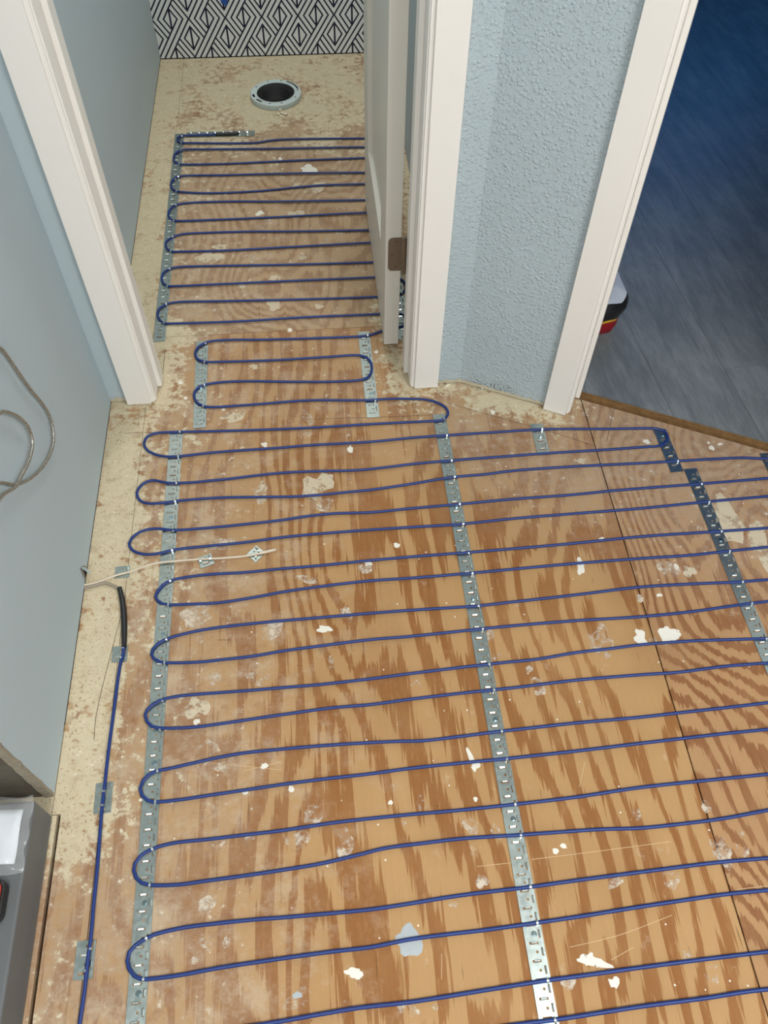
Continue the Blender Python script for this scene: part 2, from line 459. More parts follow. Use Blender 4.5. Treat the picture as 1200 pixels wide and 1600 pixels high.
# ---------------------------------------------------------------- measured layout (metres)
CABLE = [[-0.4248,0.7378],[-0.4249,0.7203],[-0.4276,0.7045],[-0.4292,0.6788],[-0.4303,0.6223],[-0.4324,0.5344],[-0.4326,0.4741],[-0.4329,0.4369],[-0.4298,0.3423],[-0.429,0.282],[-0.4278,0.2292],[-0.429,0.2016],[-0.4287,0.1634],[-0.4306,0.1169],[-0.4319,0.0692],[-0.41,-0.02],[-0.375,-0.065],[-0.3,-0.085],[0.0,-0.08],[0.5,-0.06],[0.9,-0.04],[1.0,-0.02],[1.02,0.01],[0.99,0.05],[0.6153,0.0733],[0.5131,0.07],[0.4123,0.0676],[0.2826,0.062],[0.2139,0.0605],[0.1164,0.0558],[-0.0746,0.0505],[-0.2612,0.0453],[-0.3237,0.0437],[-0.3495,0.056],[-0.3583,0.0708],[-0.352,0.0837],[-0.3291,0.0889],[-0.2351,0.0906],[-0.1543,0.0934],[-0.0727,0.0988],[-0.0144,0.1022],[0.0637,0.1031],[0.1827,0.1091],[0.2784,0.1139],[0.3239,0.1152],[0.4262,0.1188],[0.5295,0.1216],[0.6337,0.1235],[0.9789,0.1299],[1.0084,0.1424],[1.0201,0.1711],[1.0085,0.1998],[0.9789,0.2123],[0.6655,0.2105],[0.5898,0.2101],[0.5139,0.2068],[0.4492,0.2036],[0.3424,0.1975],[0.2771,0.1946],[0.1958,0.1913],[0.134,0.1901],[0.0725,0.188],[0.0112,0.1823],[-0.0493,0.1811],[-0.1293,0.1781],[-0.2282,0.1732],[-0.2868,0.1686],[-0.3354,0.1675],[-0.3452,0.1688],[-0.3553,0.1735],[-0.3641,0.1838],[-0.368,0.1947],[-0.3662,0.2069],[-0.3562,0.2168],[-0.3429,0.2238],[-0.3302,0.2282],[-0.2905,0.234],[-0.2301,0.2363],[-0.1693,0.2368],[-0.1285,0.2361],[-0.0466,0.2358],[0.0153,0.2362],[0.0779,0.2395],[0.141,0.2438],[0.2045,0.2462],[0.2769,0.2479],[0.3544,0.2512],[0.4631,0.2549],[0.5951,0.2589],[0.6831,0.2586],[0.9692,0.2578],[1.005,0.2729],[1.0191,0.3075],[1.005,0.3422],[0.9692,0.3574],[0.711,0.3348],[0.6289,0.3276],[0.5491,0.3247],[0.4818,0.3239],[0.4158,0.3273],[0.3275,0.3288],[0.2748,0.3296],[0.1744,0.3317],[0.1089,0.3299],[0.0438,0.3271],[0.0003,0.3205],[-0.064,0.3118],[-0.1276,0.3072],[-0.1905,0.3035],[-0.2529,0.3009],[-0.2943,0.299],[-0.341,0.3024],[-0.3547,0.3065],[-0.3648,0.3151],[-0.37,0.3274],[-0.3689,0.3382],[-0.3604,0.3496],[-0.3453,0.3574],[-0.3245,0.3628],[-0.2981,0.3658],[-0.2556,0.3663],[-0.1914,0.3683],[-0.1267,0.3702],[-0.0397,0.3756],[0.0261,0.3775],[0.0923,0.3785],[0.181,0.3786],[0.2763,0.3805],[0.384,0.3836],[0.4998,0.3906],[0.651,0.3939],[0.7331,0.3951],[0.9799,0.3986],[1.0087,0.4107],[1.02,0.4386],[1.0087,0.4665],[0.9799,0.4787],[0.7623,0.4748],[0.6774,0.4733],[0.5928,0.4706],[0.5208,0.4682],[0.402,0.4638],[0.2849,0.4606],[0.1005,0.4573],[0.032,0.4538],[-0.0584,0.4511],[-0.1257,0.4477],[-0.1702,0.4447],[-0.2585,0.4388],[-0.3022,0.4359],[-0.3459,0.4362],[-0.3571,0.4404],[-0.3666,0.4488],[-0.3709,0.4613],[-0.3666,0.4754],[-0.3584,0.4837],[-0.3466,0.4895],[-0.3277,0.4913],[-0.2833,0.498],[-0.2385,0.5046],[-0.1932,0.509],[-0.1248,0.5104],[-0.056,0.5107],[0.0131,0.5097],[0.0825,0.5076],[0.1287,0.505],[0.1991,0.5076],[0.2726,0.5112],[0.294,0.5118],[0.4136,0.5154],[0.534,0.5166],[0.6196,0.5196],[0.7183,0.5228],[0.7807,0.5252],[0.9842,0.5333],[1.0099,0.5442],[1.0201,0.5691],[1.01,0.5941],[0.9842,0.6051],[0.8094,0.6034],[0.7204,0.6026],[0.6309,0.5979],[0.5562,0.5987],[0.4321,0.5983],[0.3083,0.5928],[0.2594,0.5916],[0.1138,0.5857],[0.0417,0.5815],[-0.0295,0.581],[-0.124,0.5751],[-0.1708,0.5716],[-0.2404,0.5663],[-0.2865,0.564],[-0.3443,0.5675],[-0.3596,0.5724],[-0.3684,0.5816],[-0.3729,0.5942],[-0.3702,0.6038],[-0.3616,0.613],[-0.3481,0.6207],[-0.319,0.6258],[-0.2896,0.6272],[-0.2423,0.6272],[-0.1948,0.6272],[-0.1232,0.6278],[-0.0513,0.6283],[0.0456,0.6321],[0.1191,0.6366],[0.2703,0.6442],[0.3177,0.6457],[0.3678,0.6471],[0.4447,0.6544],[0.5213,0.6577],[0.5729,0.6604],[0.6753,0.6605],[0.7642,0.6568],[0.8278,0.6538],[0.9729,0.6469],[1.0061,0.6609],[1.0192,0.6932],[1.0062,0.7255],[0.9729,0.7396],[0.8573,0.7344],[0.8099,0.7323],[0.7623,0.7288],[0.6949,0.724],[0.5893,0.7209],[0.46,0.7226],[0.3312,0.7216],[0.2683,0.7196],[0.1272,0.7141],[0.0518,0.7133],[-0.0481,0.7076],[-0.1222,0.7027],[-0.1713,0.6972],[-0.2444,0.6937],[-0.2807,0.6926],[-0.3389,0.696],[-0.3549,0.6999],[-0.3663,0.7075],[-0.3707,0.7173],[-0.369,0.7266],[-0.3612,0.7368],[-0.3471,0.7453],[-0.296,0.7578],[-0.2466,0.7636],[-0.1967,0.7666],[-0.1213,0.7691],[-0.0455,0.7701],[0.0308,0.7712],[0.1331,0.7717],[0.2698,0.7709],[0.3405,0.7741],[0.4727,0.7798],[0.6072,0.787],[0.7141,0.7861],[0.8035,0.7836],[0.8754,0.784],[0.9799,0.7845],[1.0086,0.7966],[1.0198,0.8244],[1.0086,0.8522],[0.9799,0.8644],[0.9039,0.8617],[0.8054,0.8582],[0.7353,0.855],[0.6256,0.8549],[0.4892,0.8531],[0.3539,0.8498],[0.2668,0.8474],[0.1408,0.8452],[0.062,0.8454],[-0.0427,0.8401],[-0.1205,0.8336],[-0.1719,0.8266],[-0.2483,0.8195],[-0.2864,0.8203],[-0.3422,0.8226],[-0.3576,0.826],[-0.3683,0.8342],[-0.3728,0.8441],[-0.3699,0.8556],[-0.3605,0.8683],[-0.347,0.8778],[-0.3022,0.8848],[-0.2504,0.8868],[-0.1983,0.8858],[-0.1197,0.8888],[-0.0407,0.8903],[0.0657,0.8943],[0.146,0.8959],[0.2674,0.8974],[0.3627,0.8994],[0.5004,0.9031],[0.6401,0.9084],[0.8011,0.9089],[0.9214,0.9094],[0.9788,0.9097],[1.0083,0.9221],[1.0199,0.9507],[1.0083,0.9792],[0.9788,0.9917],[0.9512,0.9909],[0.8047,0.9866],[0.6596,0.9806],[0.5171,0.978],[0.3762,0.9755],[0.2642,0.9708],[0.1539,0.9712],[0.0716,0.971],[-0.0646,0.9685],[-0.1187,0.9663],[-0.1993,0.9596],[-0.2659,0.9569],[-0.3478,0.9521],[-0.3608,0.9484],[-0.3842,0.9447],[-0.4094,0.9475],[-0.4288,0.9585],[-0.4369,0.9751],[-0.4327,0.9877],[-0.4167,1.0027],[-0.3957,1.0084],[-0.3755,1.0076],[-0.3483,1.0022],[-0.281,1.0019],[-0.1999,1.0055],[-0.1181,1.0107],[-0.0631,1.0165],[-0.0079,1.019],[0.075,1.0159],[0.1589,1.0196],[0.2659,1.0233],[0.3855,1.0278],[0.5285,1.029],[0.6159,1.0328],[0.6887,1.0343],[0.8207,1.0366],[0.969,1.0395],[0.9876,1.0399],[1.0071,1.0481],[1.0148,1.0671],[1.0072,1.086],[0.9876,1.0943],[0.9674,1.0969],[0.9314,1.1015],[0.8868,1.1031],[0.7825,1.1045],[0.6933,1.1049],[0.546,1.1069],[0.3992,1.1054],[0.3403,1.1008],[0.2618,1.0978],[0.1657,1.0854],[0.0796,1.0761],[0.023,1.0735],[-0.0334,1.0708],[-0.0894,1.0708],[-0.1549,1.075],[-0.2495,1.0806],[-0.3393,1.079],[-0.3708,1.0762],[-0.4066,1.0773],[-0.4238,1.0864],[-0.4326,1.1088],[-0.422,1.1309],[-0.4017,1.14],[-0.3675,1.1302],[-0.3421,1.1283],[-0.3141,1.1279],[-0.272,1.13],[-0.2298,1.1321],[-0.1733,1.1368],[-0.1164,1.1396],[-0.0593,1.1389],[0.0552,1.1337],[0.1131,1.1366],[0.1715,1.1413],[0.2653,1.1452],[0.4067,1.1474],[0.478,1.1486],[0.6302,1.1492],[0.7208,1.1509],[0.7511,1.1514],[0.7672,1.1598],[0.7775,1.1746],[0.7768,1.1933],[0.7583,1.2036],[0.7361,1.2063],[0.6455,1.2112],[0.5407,1.2192],[0.4745,1.2222],[0.3897,1.2218],[0.2543,1.2204],[0.1795,1.2183],[0.0901,1.2135],[-0.0569,1.2142],[-0.1154,1.2121],[-0.2026,1.2112],[-0.2749,1.2091],[-0.3465,1.2043],[-0.3753,1.2056],[-0.3987,1.213],[-0.42,1.2288],[-0.4289,1.2494],[-0.4218,1.27],[-0.402,1.2782],[-0.3728,1.2789],[-0.3493,1.2781],[-0.2034,1.2719],[-0.0552,1.2675],[0.0943,1.268],[0.2148,1.2668],[0.245,1.2665],[0.2634,1.2681],[0.2777,1.2842],[0.2758,1.3047],[0.2594,1.3214],[0.2302,1.3351],[0.1922,1.34],[0.1493,1.3433],[0.0894,1.3436],[-0.0494,1.3541],[-0.1089,1.3534],[-0.215,1.3501],[-0.2905,1.3517],[-0.309,1.3623],[-0.3204,1.3808],[-0.3214,1.4018],[-0.3099,1.4189],[-0.2826,1.4276],[-0.2164,1.4301],[-0.0816,1.4189],[0.0131,1.4118],[0.0803,1.4122],[0.0948,1.4176],[0.1053,1.4321],[0.1102,1.4549],[0.1057,1.4787],[0.0892,1.4943],[-0.0114,1.4964],[-0.1211,1.4955],[-0.2695,1.4999],[-0.2994,1.5021],[-0.3171,1.5113],[-0.3259,1.5311],[-0.3191,1.5557],[-0.2958,1.5725],[-0.2526,1.5763],[-0.1623,1.5719],[-0.0084,1.5676],[0.0926,1.566],[0.1124,1.5681],[0.1445,1.58],[0.1878,1.5916],[0.207,1.5998],[0.2146,1.6184],[0.2071,1.637],[0.1878,1.6452],[0.1433,1.6456],[-0.0483,1.6473],[-0.2199,1.6428],[-0.3884,1.648],[-0.4114,1.6509],[-0.4258,1.6701],[-0.4303,1.6876],[-0.4268,1.7071],[-0.4098,1.7243],[-0.3852,1.7301],[-0.2598,1.725],[-0.0715,1.7189],[0.1455,1.7134],[0.1853,1.7123],[0.2137,1.7244],[0.2249,1.7519],[0.2138,1.7795],[0.1853,1.7916],[0.1431,1.792],[-0.0697,1.794],[-0.2616,1.7934],[-0.3891,1.7948],[-0.413,1.7978],[-0.426,1.8145],[-0.4293,1.8385],[-0.4237,1.8569],[-0.4091,1.8693],[-0.3887,1.8747],[-0.3298,1.8745],[-0.1066,1.864],[0.143,1.8571],[0.1817,1.856],[0.2126,1.8691],[0.2248,1.899],[0.2126,1.929],[0.1817,1.9421],[0.1423,1.9417],[-0.1056,1.9393],[-0.2654,1.9365],[-0.389,1.9411],[-0.4121,1.9441],[-0.4256,1.962],[-0.4287,1.9822],[-0.4226,1.9976],[-0.4091,2.0097],[-0.3864,2.0198],[-0.3146,2.022],[-0.2007,2.0184],[-0.0647,2.0088],[0.1412,2.0002],[0.1829,1.9985],[0.2129,2.0112],[0.2247,2.0403],[0.2129,2.0694],[0.1829,2.0822],[0.1398,2.0819],[-0.1037,2.0806],[-0.2692,2.08],[-0.3935,2.0812],[-0.4137,2.0841],[-0.4276,2.1017],[-0.4293,2.1279],[-0.423,2.146],[-0.4091,2.1606],[-0.3705,2.1673],[-0.2584,2.1659],[-0.1027,2.1535],[0.1405,2.1445],[0.1842,2.1429],[0.2134,2.1552],[0.2249,2.1836],[0.2134,2.2119],[0.1842,2.2243],[0.1463,2.225],[0.0134,2.2276],[-0.0597,2.2228],[-0.159,2.2134],[-0.3218,2.2117],[-0.3958,2.2216],[-0.415,2.2278],[-0.4295,2.2483],[-0.4312,2.2747],[-0.4228,2.294],[-0.408,2.303],[-0.2751,2.3006],[-0.1008,2.2954],[0.1506,2.285],[0.1846,2.2836],[0.2134,2.2958],[0.2248,2.3238],[0.2135,2.3518],[0.1846,2.364],[0.1563,2.3641],[-0.0564,2.3645],[-0.2768,2.3621],[-0.3979,2.3651],[-0.4156,2.3681],[-0.4304,2.3864],[-0.4319,2.411],[-0.4253,2.4317],[-0.4101,2.4438],[-0.3307,2.4431],[-0.0849,2.432],[0.1606,2.4244],[0.1996,2.4233],[0.2178,2.431],[0.225,2.4486],[0.2178,2.4663],[0.1996,2.4741],[0.1642,2.4754],[-0.0841,2.4846],[-0.1287,2.4821],[-0.1751,2.4724],[-0.2275,2.4723],[-0.3803,2.4826],[-0.4125,2.4862],[-0.4261,2.4966],[-0.4262,2.5149],[-0.4147,2.5252],[-0.3985,2.5252],[-0.3055,2.5261]]
END_CAP = [[-0.3055,2.5261],[-0.2771,2.5264],[-0.2487,2.5279],[-0.2304,2.5304]]
SENSOR = [[-0.5317,0.8812],[-0.514,0.882],[-0.4915,0.8862],[-0.4731,0.8938],[-0.4507,0.9012],[-0.433,0.9049],[-0.3824,0.9203],[-0.3395,0.9232],[-0.2871,0.9253],[-0.2344,0.9243],[-0.1816,0.9269],[-0.1591,0.9309],[-0.1298,0.9366]]
LEAD = [[-0.5313,0.8781],[-0.5132,0.876],[-0.4946,0.8797],[-0.4783,0.8829],[-0.4637,0.878],[-0.4528,0.8712],[-0.4452,0.8646]]
SPLICE = [[-0.4463,0.8691],[-0.4387,0.8434],[-0.4325,0.8125],[-0.4286,0.7838],[-0.4257,0.7543],[-0.4245,0.7351]]
HOSE1 = [[-0.512,1.0022,0.5387],[-0.512,1.0136,0.5026],[-0.512,1.0228,0.457],[-0.512,1.0348,0.4061],[-0.512,1.0507,0.3564],[-0.512,1.0528,0.3146],[-0.512,1.0309,0.2861],[-0.512,0.9858,0.2909],[-0.512,0.9309,0.3174],[-0.512,0.8781,0.3569],[-0.512,0.8359,0.4017],[-0.512,0.8074,0.4425]]
HOSE2 = [[-0.509,0.9023,0.4976],[-0.509,0.9281,0.4693],[-0.509,0.9503,0.4307],[-0.509,0.9591,0.395],[-0.509,0.9484,0.3709],[-0.509,0.9176,0.369],[-0.509,0.878,0.3809],[-0.509,0.8361,0.3961],[-0.509,0.7813,0.4379]]
SPLATS = [[0.0725,0.1867,0.0203,0.0245,"G"],[0.6372,0.6795,0.0177,0.0214,"W"],[0.5799,0.6771,0.0126,0.0184,"W"],[0.6022,0.6698,0.0088,0.0099,"S"],[0.4987,0.6753,0.0251,0.0377,"S"],[-0.0395,1.0992,0.0312,0.0391,"C"],[-0.0339,1.0635,0.028,0.0348,"S"],[-0.1623,1.091,0.0141,0.0264,"C"],[0.6802,0.8266,0.0254,0.0206,"S"],[0.7214,0.8187,0.0133,0.0142,"C"],[0.698,0.8314,0.0054,0.008,"W"],[0.8436,0.9385,0.0279,0.066,"C"],[0.8917,0.8735,0.0178,0.0638,"C"],[0.4985,0.8487,0.0093,0.0189,"W"],[0.5615,1.1258,0.0117,0.0075,"C"],[0.6113,0.2767,0.0173,0.0273,"S"],[0.3825,0.1029,0.0079,0.0096,"W"],[0.3574,0.133,0.0241,0.008,"W"],[0.3474,0.1383,0.0101,0.009,"W"],[0.3109,0.1072,0.0119,0.0087,"S"],[0.5126,0.2417,0.0149,0.0161,"S"],[0.6074,0.351,0.0089,0.01,"S"],[0.4838,0.3483,0.0089,0.0098,"S"],[0.4178,0.2427,0.0148,0.0079,"S"],[0.5377,0.1011,0.014,0.0143,"S"],[0.3311,0.3001,0.0054,0.0051,"W"],[0.3458,0.3071,0.0065,0.0041,"W"],[0.6494,0.2839,0.0098,0.0213,"S"],[0.5056,0.1232,0.0101,0.0163,"S"],[-0.1004,0.3545,0.0194,0.0165,"S"],[-0.072,0.3932,0.0198,0.015,"S"],[-0.023,0.3449,0.0162,0.0268,"S"],[-0.0192,0.1499,0.0129,0.0078,"W"],[-0.0115,0.1466,0.0069,0.0069,"W"],[-0.1061,0.1212,0.0254,0.0118,"S"],[-0.0336,0.1083,0.0058,0.0067,"S"],[0.1021,0.0943,0.0058,0.005,"S"],[0.0598,0.092,0.0194,0.0083,"S"],[0.0615,0.4027,0.0044,0.0043,"W"],[0.2096,0.3959,0.0045,0.0044,"W"],[0.078,0.3669,0.0077,0.0063,"S"],[0.1481,0.2391,0.0083,0.0115,"S"],[0.2004,0.2639,0.0106,0.0108,"S"],[-0.106,0.1271,0.0078,0.0051,"G"],[0.2185,0.4547,0.008,0.0103,"W"],[0.2118,0.4714,0.0046,0.0163,"W"],[0.0694,0.4285,0.0056,0.0067,"S"],[-0.1094,0.4399,0.0056,0.0055,"W"],[0.2845,0.7064,0.0101,0.0153,"S"],[0.2919,0.6592,0.0099,0.0081,"S"],[-0.0379,0.7462,0.0139,0.0084,"W"],[-0.0275,0.6742,0.0086,0.0146,"S"],[0.0067,0.7754,0.0127,0.0172,"S"],[0.4969,0.6576,0.015,0.011,"S"],[0.3576,0.6036,0.011,0.0091,"S"],[0.3491,0.6305,0.0074,0.008,"S"],[0.3623,0.5838,0.0121,0.009,"S"],[-0.2811,0.6044,0.0213,0.0225,"C"],[-0.2798,0.576,0.007,0.0061,"W"],[-0.2705,0.5226,0.0103,0.0094,"S"],[-0.2241,0.491,0.0204,0.0126,"S"],[-0.1562,0.4843,0.0068,0.0057,"W"],[-0.2513,0.5269,0.0103,0.0165,"S"],[-0.2492,0.2667,0.0155,0.0143,"S"],[-0.2471,0.2136,0.0111,0.0164,"S"],[-0.2169,0.2083,0.0061,0.0091,"S"],[-0.263,0.1881,0.009,0.0062,"S"],[0.0513,0.8794,0.0159,0.0139,"S"],[-0.0682,0.8627,0.0236,0.0106,"S"],[-0.147,0.7522,0.0276,0.0224,"S"],[-0.2862,0.7988,0.033,0.026,"S"],[-0.1716,0.6529,0.0315,0.0156,"S"],[-0.24,0.9624,0.0296,0.0161,"S"],[-0.105,0.6606,0.0146,0.0105,"S"],[-0.0164,2.3236,0.0256,0.0206,"W"],[0.0055,2.228,0.0269,0.0262,"C"],[-0.063,2.096,0.0261,0.0184,"C"],[-0.1669,2.1094,0.0112,0.0123,"W"],[-0.1447,2.0773,0.0185,0.0091,"S"],[-0.306,1.9169,0.0353,0.0252,"C"],[-0.2773,1.96,0.0179,0.0143,"C"],[-0.1267,1.8166,0.0156,0.0107,"C"],[-0.131,1.7079,0.0185,0.0227,"C"],[-0.0119,1.6917,0.0118,0.01,"C"],[0.0063,1.9686,0.0181,0.0145,"S"],[-0.2143,1.7886,0.0086,0.0105,"C"],[-0.186,1.9027,0.0088,0.0167,"S"],[-0.1039,2.3851,0.006,0.0088,"W"],[0.0834,2.2759,0.0176,0.0202,"S"],[0.0587,2.0,0.011,0.0088,"C"],[-0.1235,2.6788,0.0169,0.012,"C"],[-0.1885,2.9487,0.0156,0.0134,"C"],[-0.1179,2.5998,0.0125,0.0116,"C"],[-0.0499,1.8986,0.0142,0.0084,"C"],[-0.2271,1.3202,0.0301,0.0162,"C"],[-0.0558,1.3072,0.0106,0.0343,"S"],[-0.18,1.4819,0.0095,0.0089,"C"],[-0.2517,1.3444,0.0045,0.0041,"W"],[-0.3579,1.4405,0.0062,0.0065,"W"],[-0.3428,1.3885,0.0046,0.0053,"W"],[-0.0892,1.6066,0.0066,0.0072,"W"],[0.1258,1.511,0.0064,0.0057,"W"],[0.1501,1.5675,0.0049,0.0047,"W"],[0.0405,1.1998,0.0073,0.0114,"W"],[0.0364,1.2289,0.0074,0.0174,"S"],[-0.06,1.2656,0.0104,0.0236,"S"],[0.386,1.2879,0.0061,0.0061,"W"],[0.0428,1.1197,0.0129,0.009,"S"],[-0.01,1.1238,0.01,0.0072,"S"],[-0.1551,1.2281,0.0088,0.0058,"W"],[0.1226,0.9306,0.0068,0.0064,"W"],[0.1733,0.8979,0.0054,0.0158,"S"],[0.6022,0.7644,0.0078,0.009,"S"],[0.0588,0.8912,0.0093,0.0062,"W"],[0.6433,0.7686,0.0065,0.0045,"W"],[0.5588,0.9126,0.0055,0.005,"W"],[0.0611,1.2212,0.0089,0.0058,"S"],[0.7273,1.1703,0.009,0.0059,"W"],[0.6065,1.2692,0.0092,0.0062,"S"],[0.8732,1.1398,0.0059,0.0079,"W"],[0.8706,1.1555,0.003,0.004,"W"],[0.8962,1.1496,0.006,0.004,"W"],[0.9342,0.9795,0.0142,0.0108,"S"],[0.9354,1.0237,0.0129,0.0093,"S"],[-0.1896,0.4421,0.0056,0.0055,"W"],[-0.3982,0.4604,0.0056,0.0056,"C"],[-0.3692,0.4426,0.0028,0.0033,"W"],[-0.1811,0.3632,0.0086,0.0073,"S"],[-0.0997,0.9194,0.0187,0.0095,"S"],[-0.25,0.6592,0.0121,0.0131,"S"],[-0.3008,0.5998,0.0142,0.01,"S"],[0.1292,0.6155,0.0097,0.0103,"S"],[0.1167,0.397,0.0111,0.013,"S"],[0.1943,0.353,0.0131,0.0148,"S"],[0.2363,0.339,0.0087,0.0126,"S"]]
PENCIL = [[[0.2833,1.3246],[0.384,1.2759],[0.4966,1.2232],[0.6052,1.1661]],[[-0.4754,1.2874],[-0.4373,1.2865],[-0.396,1.2843]],[[-0.0545,1.299],[0.1113,1.2925],[0.2633,1.2891]],[[0.6351,1.1774],[0.6681,1.2543],[0.6849,1.2901]],[[-0.2464,0.7393],[-0.2216,0.7373]],[[-0.4331,0.8542],[-0.4637,0.6007],[-0.4621,0.5572]],[[-0.1679,1.7006],[-0.1677,1.6389]],[[-0.403,1.5618],[-0.4024,1.4611]]]
SCRATCH = [[[0.2878,0.2904],[0.4032,0.2941],[0.5294,0.299]],[[0.3237,0.1565],[0.4037,0.1661],[0.4989,0.1879]],[[0.1954,0.2871],[0.2549,0.2881]],[[-0.2502,0.4978],[-0.1257,0.4749]],[[0.3947,0.4017],[0.4151,0.4455]],[[-0.1934,0.4782],[-0.1255,0.4898]],[[0.3851,0.1334],[0.4249,0.1479]],[[0.1208,0.1646],[0.1164,0.1297]],[[0.6151,0.2165],[0.6699,0.2177]]]

# ================================================================ STRUCTURE
O2 = Vector((0.3202, 1.3896)); D2 = Vector((0.8988, -0.4384)); K2 = Vector((0.4384, 0.8988))
def L(s, t):
    p = O2 + D2*s + K2*t
    return (p.x, p.y)
def rect(x0, y0, x1, y1): return [(x0, y0), (x1, y0), (x1, y1), (x0, y1)]

# ---- plywood subfloor: sheets with open joints
floor = tag(empty('floor'), kind='structure')
def sheet(poly, mat, parent=floor, z1=0.0, th=0.018, name='plywood_sheet'):
    b = MB(); b.prism(poly, z1-th, z1)
    return b.build(name, mat, parent)
sheet([(-0.503, -1.7), (-0.4358, -1.7), (-0.4358, 3.033), (-0.518, 3.033), (-0.518, 0.43), (-0.503, 0.43)], M_PLY_EDGE)
sheet([(-1.4, -1.7), (-0.5095, -1.7), (-0.5095, 0.4285), (-0.519, 0.4285), (-0.519, 0.59), (-1.4, 0.59)], M_PLY_EDGE)
sheet([(-0.4349, -1.7), (0.6035, -1.7), (0.6035, 1.3126), (0.3443, 1.439), (0.3443, 1.6042), (-0.4349, 1.6042)], M_PLY_MAIN)
sheet([(0.6062, -1.7), (1.75, -1.7), (1.75, 0.7533), (0.6062, 1.3114)], M_PLY_RIGHT)
FL = (-0.1135, 2.75)                       # centre of the waste pipe
def sheet_with_hole(x0, y0, x1, y1, c, r, mat):
    n = 32; a = 0.12
    ring = [(c[0]+r*math.cos(2*math.pi*i/n), c[1]+r*math.sin(2*math.pi*i/n)) for i in range(n)]
    def sq(i):
        t = 2*math.pi*i/n; cx, sy = math.cos(t), math.sin(t); k = a/max(abs(cx), abs(sy))
        return (c[0]+k*cx, c[1]+k*sy)
    out = [sq(i) for i in range(n)]
    b = MB()
    b.add([(x, y, 0) for x, y in ring+out] + [(x, y, -0.018) for x, y in ring],
          [(i, n+i, n+(i+1) % n, (i+1) % n) for i in range(n)] + [(i, (i+1) % n, 2*n+(i+1) % n, 2*n+i) for i in range(n)])
    for X0, Y0, X1, Y1 in ((x0, y0, c[0]-a, y1), (c[0]+a, y0, x1, y1), (c[0]-a, y0, c[0]+a, c[1]-a), (c[0]-a, c[1]+a, c[0]+a, y1)):
        b.add([(X0, Y0, 0), (X1, Y0, 0), (X1, Y1, 0), (X0, Y1, 0)], [(0, 1, 2, 3)])
    b.add([(x0, y0, 0), (x1, y0, 0), (x1, y0, -0.018), (x0, y0, -0.018), (x0, y1, 0), (x0, y1, -0.018)], [(3, 2, 1, 0), (0, 4, 5, 3)])
    return b.build('plywood_sheet', mat, floor)
sheet_with_hole(-0.4349, 1.6058, 0.29, 3.033, FL, 0.058, M_PLY_TOILET)
b = MB(); b.box(-1.5, -1.8, -0.06, 1.9, 3.2, -0.0185); b.build('dark_gap_backing', M_DARK, floor)  # near-black sheet added below; its colour gives the open joints their shade

# ---- pencil lines and dried paint on the plywood
def ribbon(name, pts, w, z, mat, parent):
    v = []; f = []
    for i, p in enumerate(pts):
        a = Vector(pts[max(i-1, 0)]); c = Vector(pts[min(i+1, len(pts)-1)])
        t = (c-a).normalized(); n = Vector((-t.y, t.x))*w/2
        v += [(p[0]+n.x, p[1]+n.y, z), (p[0]-n.x, p[1]-n.y, z)]
        if i: f.append((2*i-2, 2*i-1, 2*i+1, 2*i))
    return mesh_obj(name, v, f, mat, parent)
for l in PENCIL:
    ribbon('pencil_line', [tuple(q)[:2] for q in catmull([(p[0], p[1], 0) for p in l], 0.02)], 0.0011, 0.0003, M_PENCIL, floor)
M_SCRATCH = simple('fine_scratch', lin(206, 178, 140), 0.7)
for l in SCRATCH:
    ribbon('scratch', [tuple(q)[:2] for q in catmull([(p[0], p[1], 0) for p in l], 0.03)], 0.0008, 0.0003, M_SCRATCH, floor)
rs = random.Random(11)
for (sx, sy, rx, ry, kind) in SPLATS:
    n = 18 if rx > 0.008 else 11
    ph = [rs.uniform(0, 6.28) for _ in range(4)]
    amp = 0.34 if kind in 'WC' and rx > 0.007 else 0.2
    rot = rs.uniform(-0.4, 0.4)
    ring = []
    for i in range(n):
        t = 2*math.pi*i/n
        k = 1 + amp*(0.55*math.sin(2*t+ph[0]) + 0.5*math.sin(3*t+ph[1]) + 0.4*math.sin(5*t+ph[2])) + rs.uniform(-0.12, 0.12)
        k = max(0.35, k)*0.92
        a = rx*k*math.cos(t); c = ry*k*math.sin(t)
        ring.append((sx + a*math.cos(rot)-c*math.sin(rot), sy + a*math.sin(rot)+c*math.cos(rot)))
    z = 0.0005 + rs.uniform(0, 0.0002)
    v = [(x, y, z) for x, y in ring] + [(sx+(x-sx)*1.06, sy+(y-sy)*1.06, 0.0001) for x, y in ring]
    f = [tuple(range(n))] + [(i, n+i, n+(i+1) % n, (i+1) % n) for i in range(n)]
    mesh_obj('paint_splatter', v, f, {'W': M_PAINTW, 'C': M_PAINTC, 'G': M_PAINTG, 'S': M_SCUFF}[kind], floor)

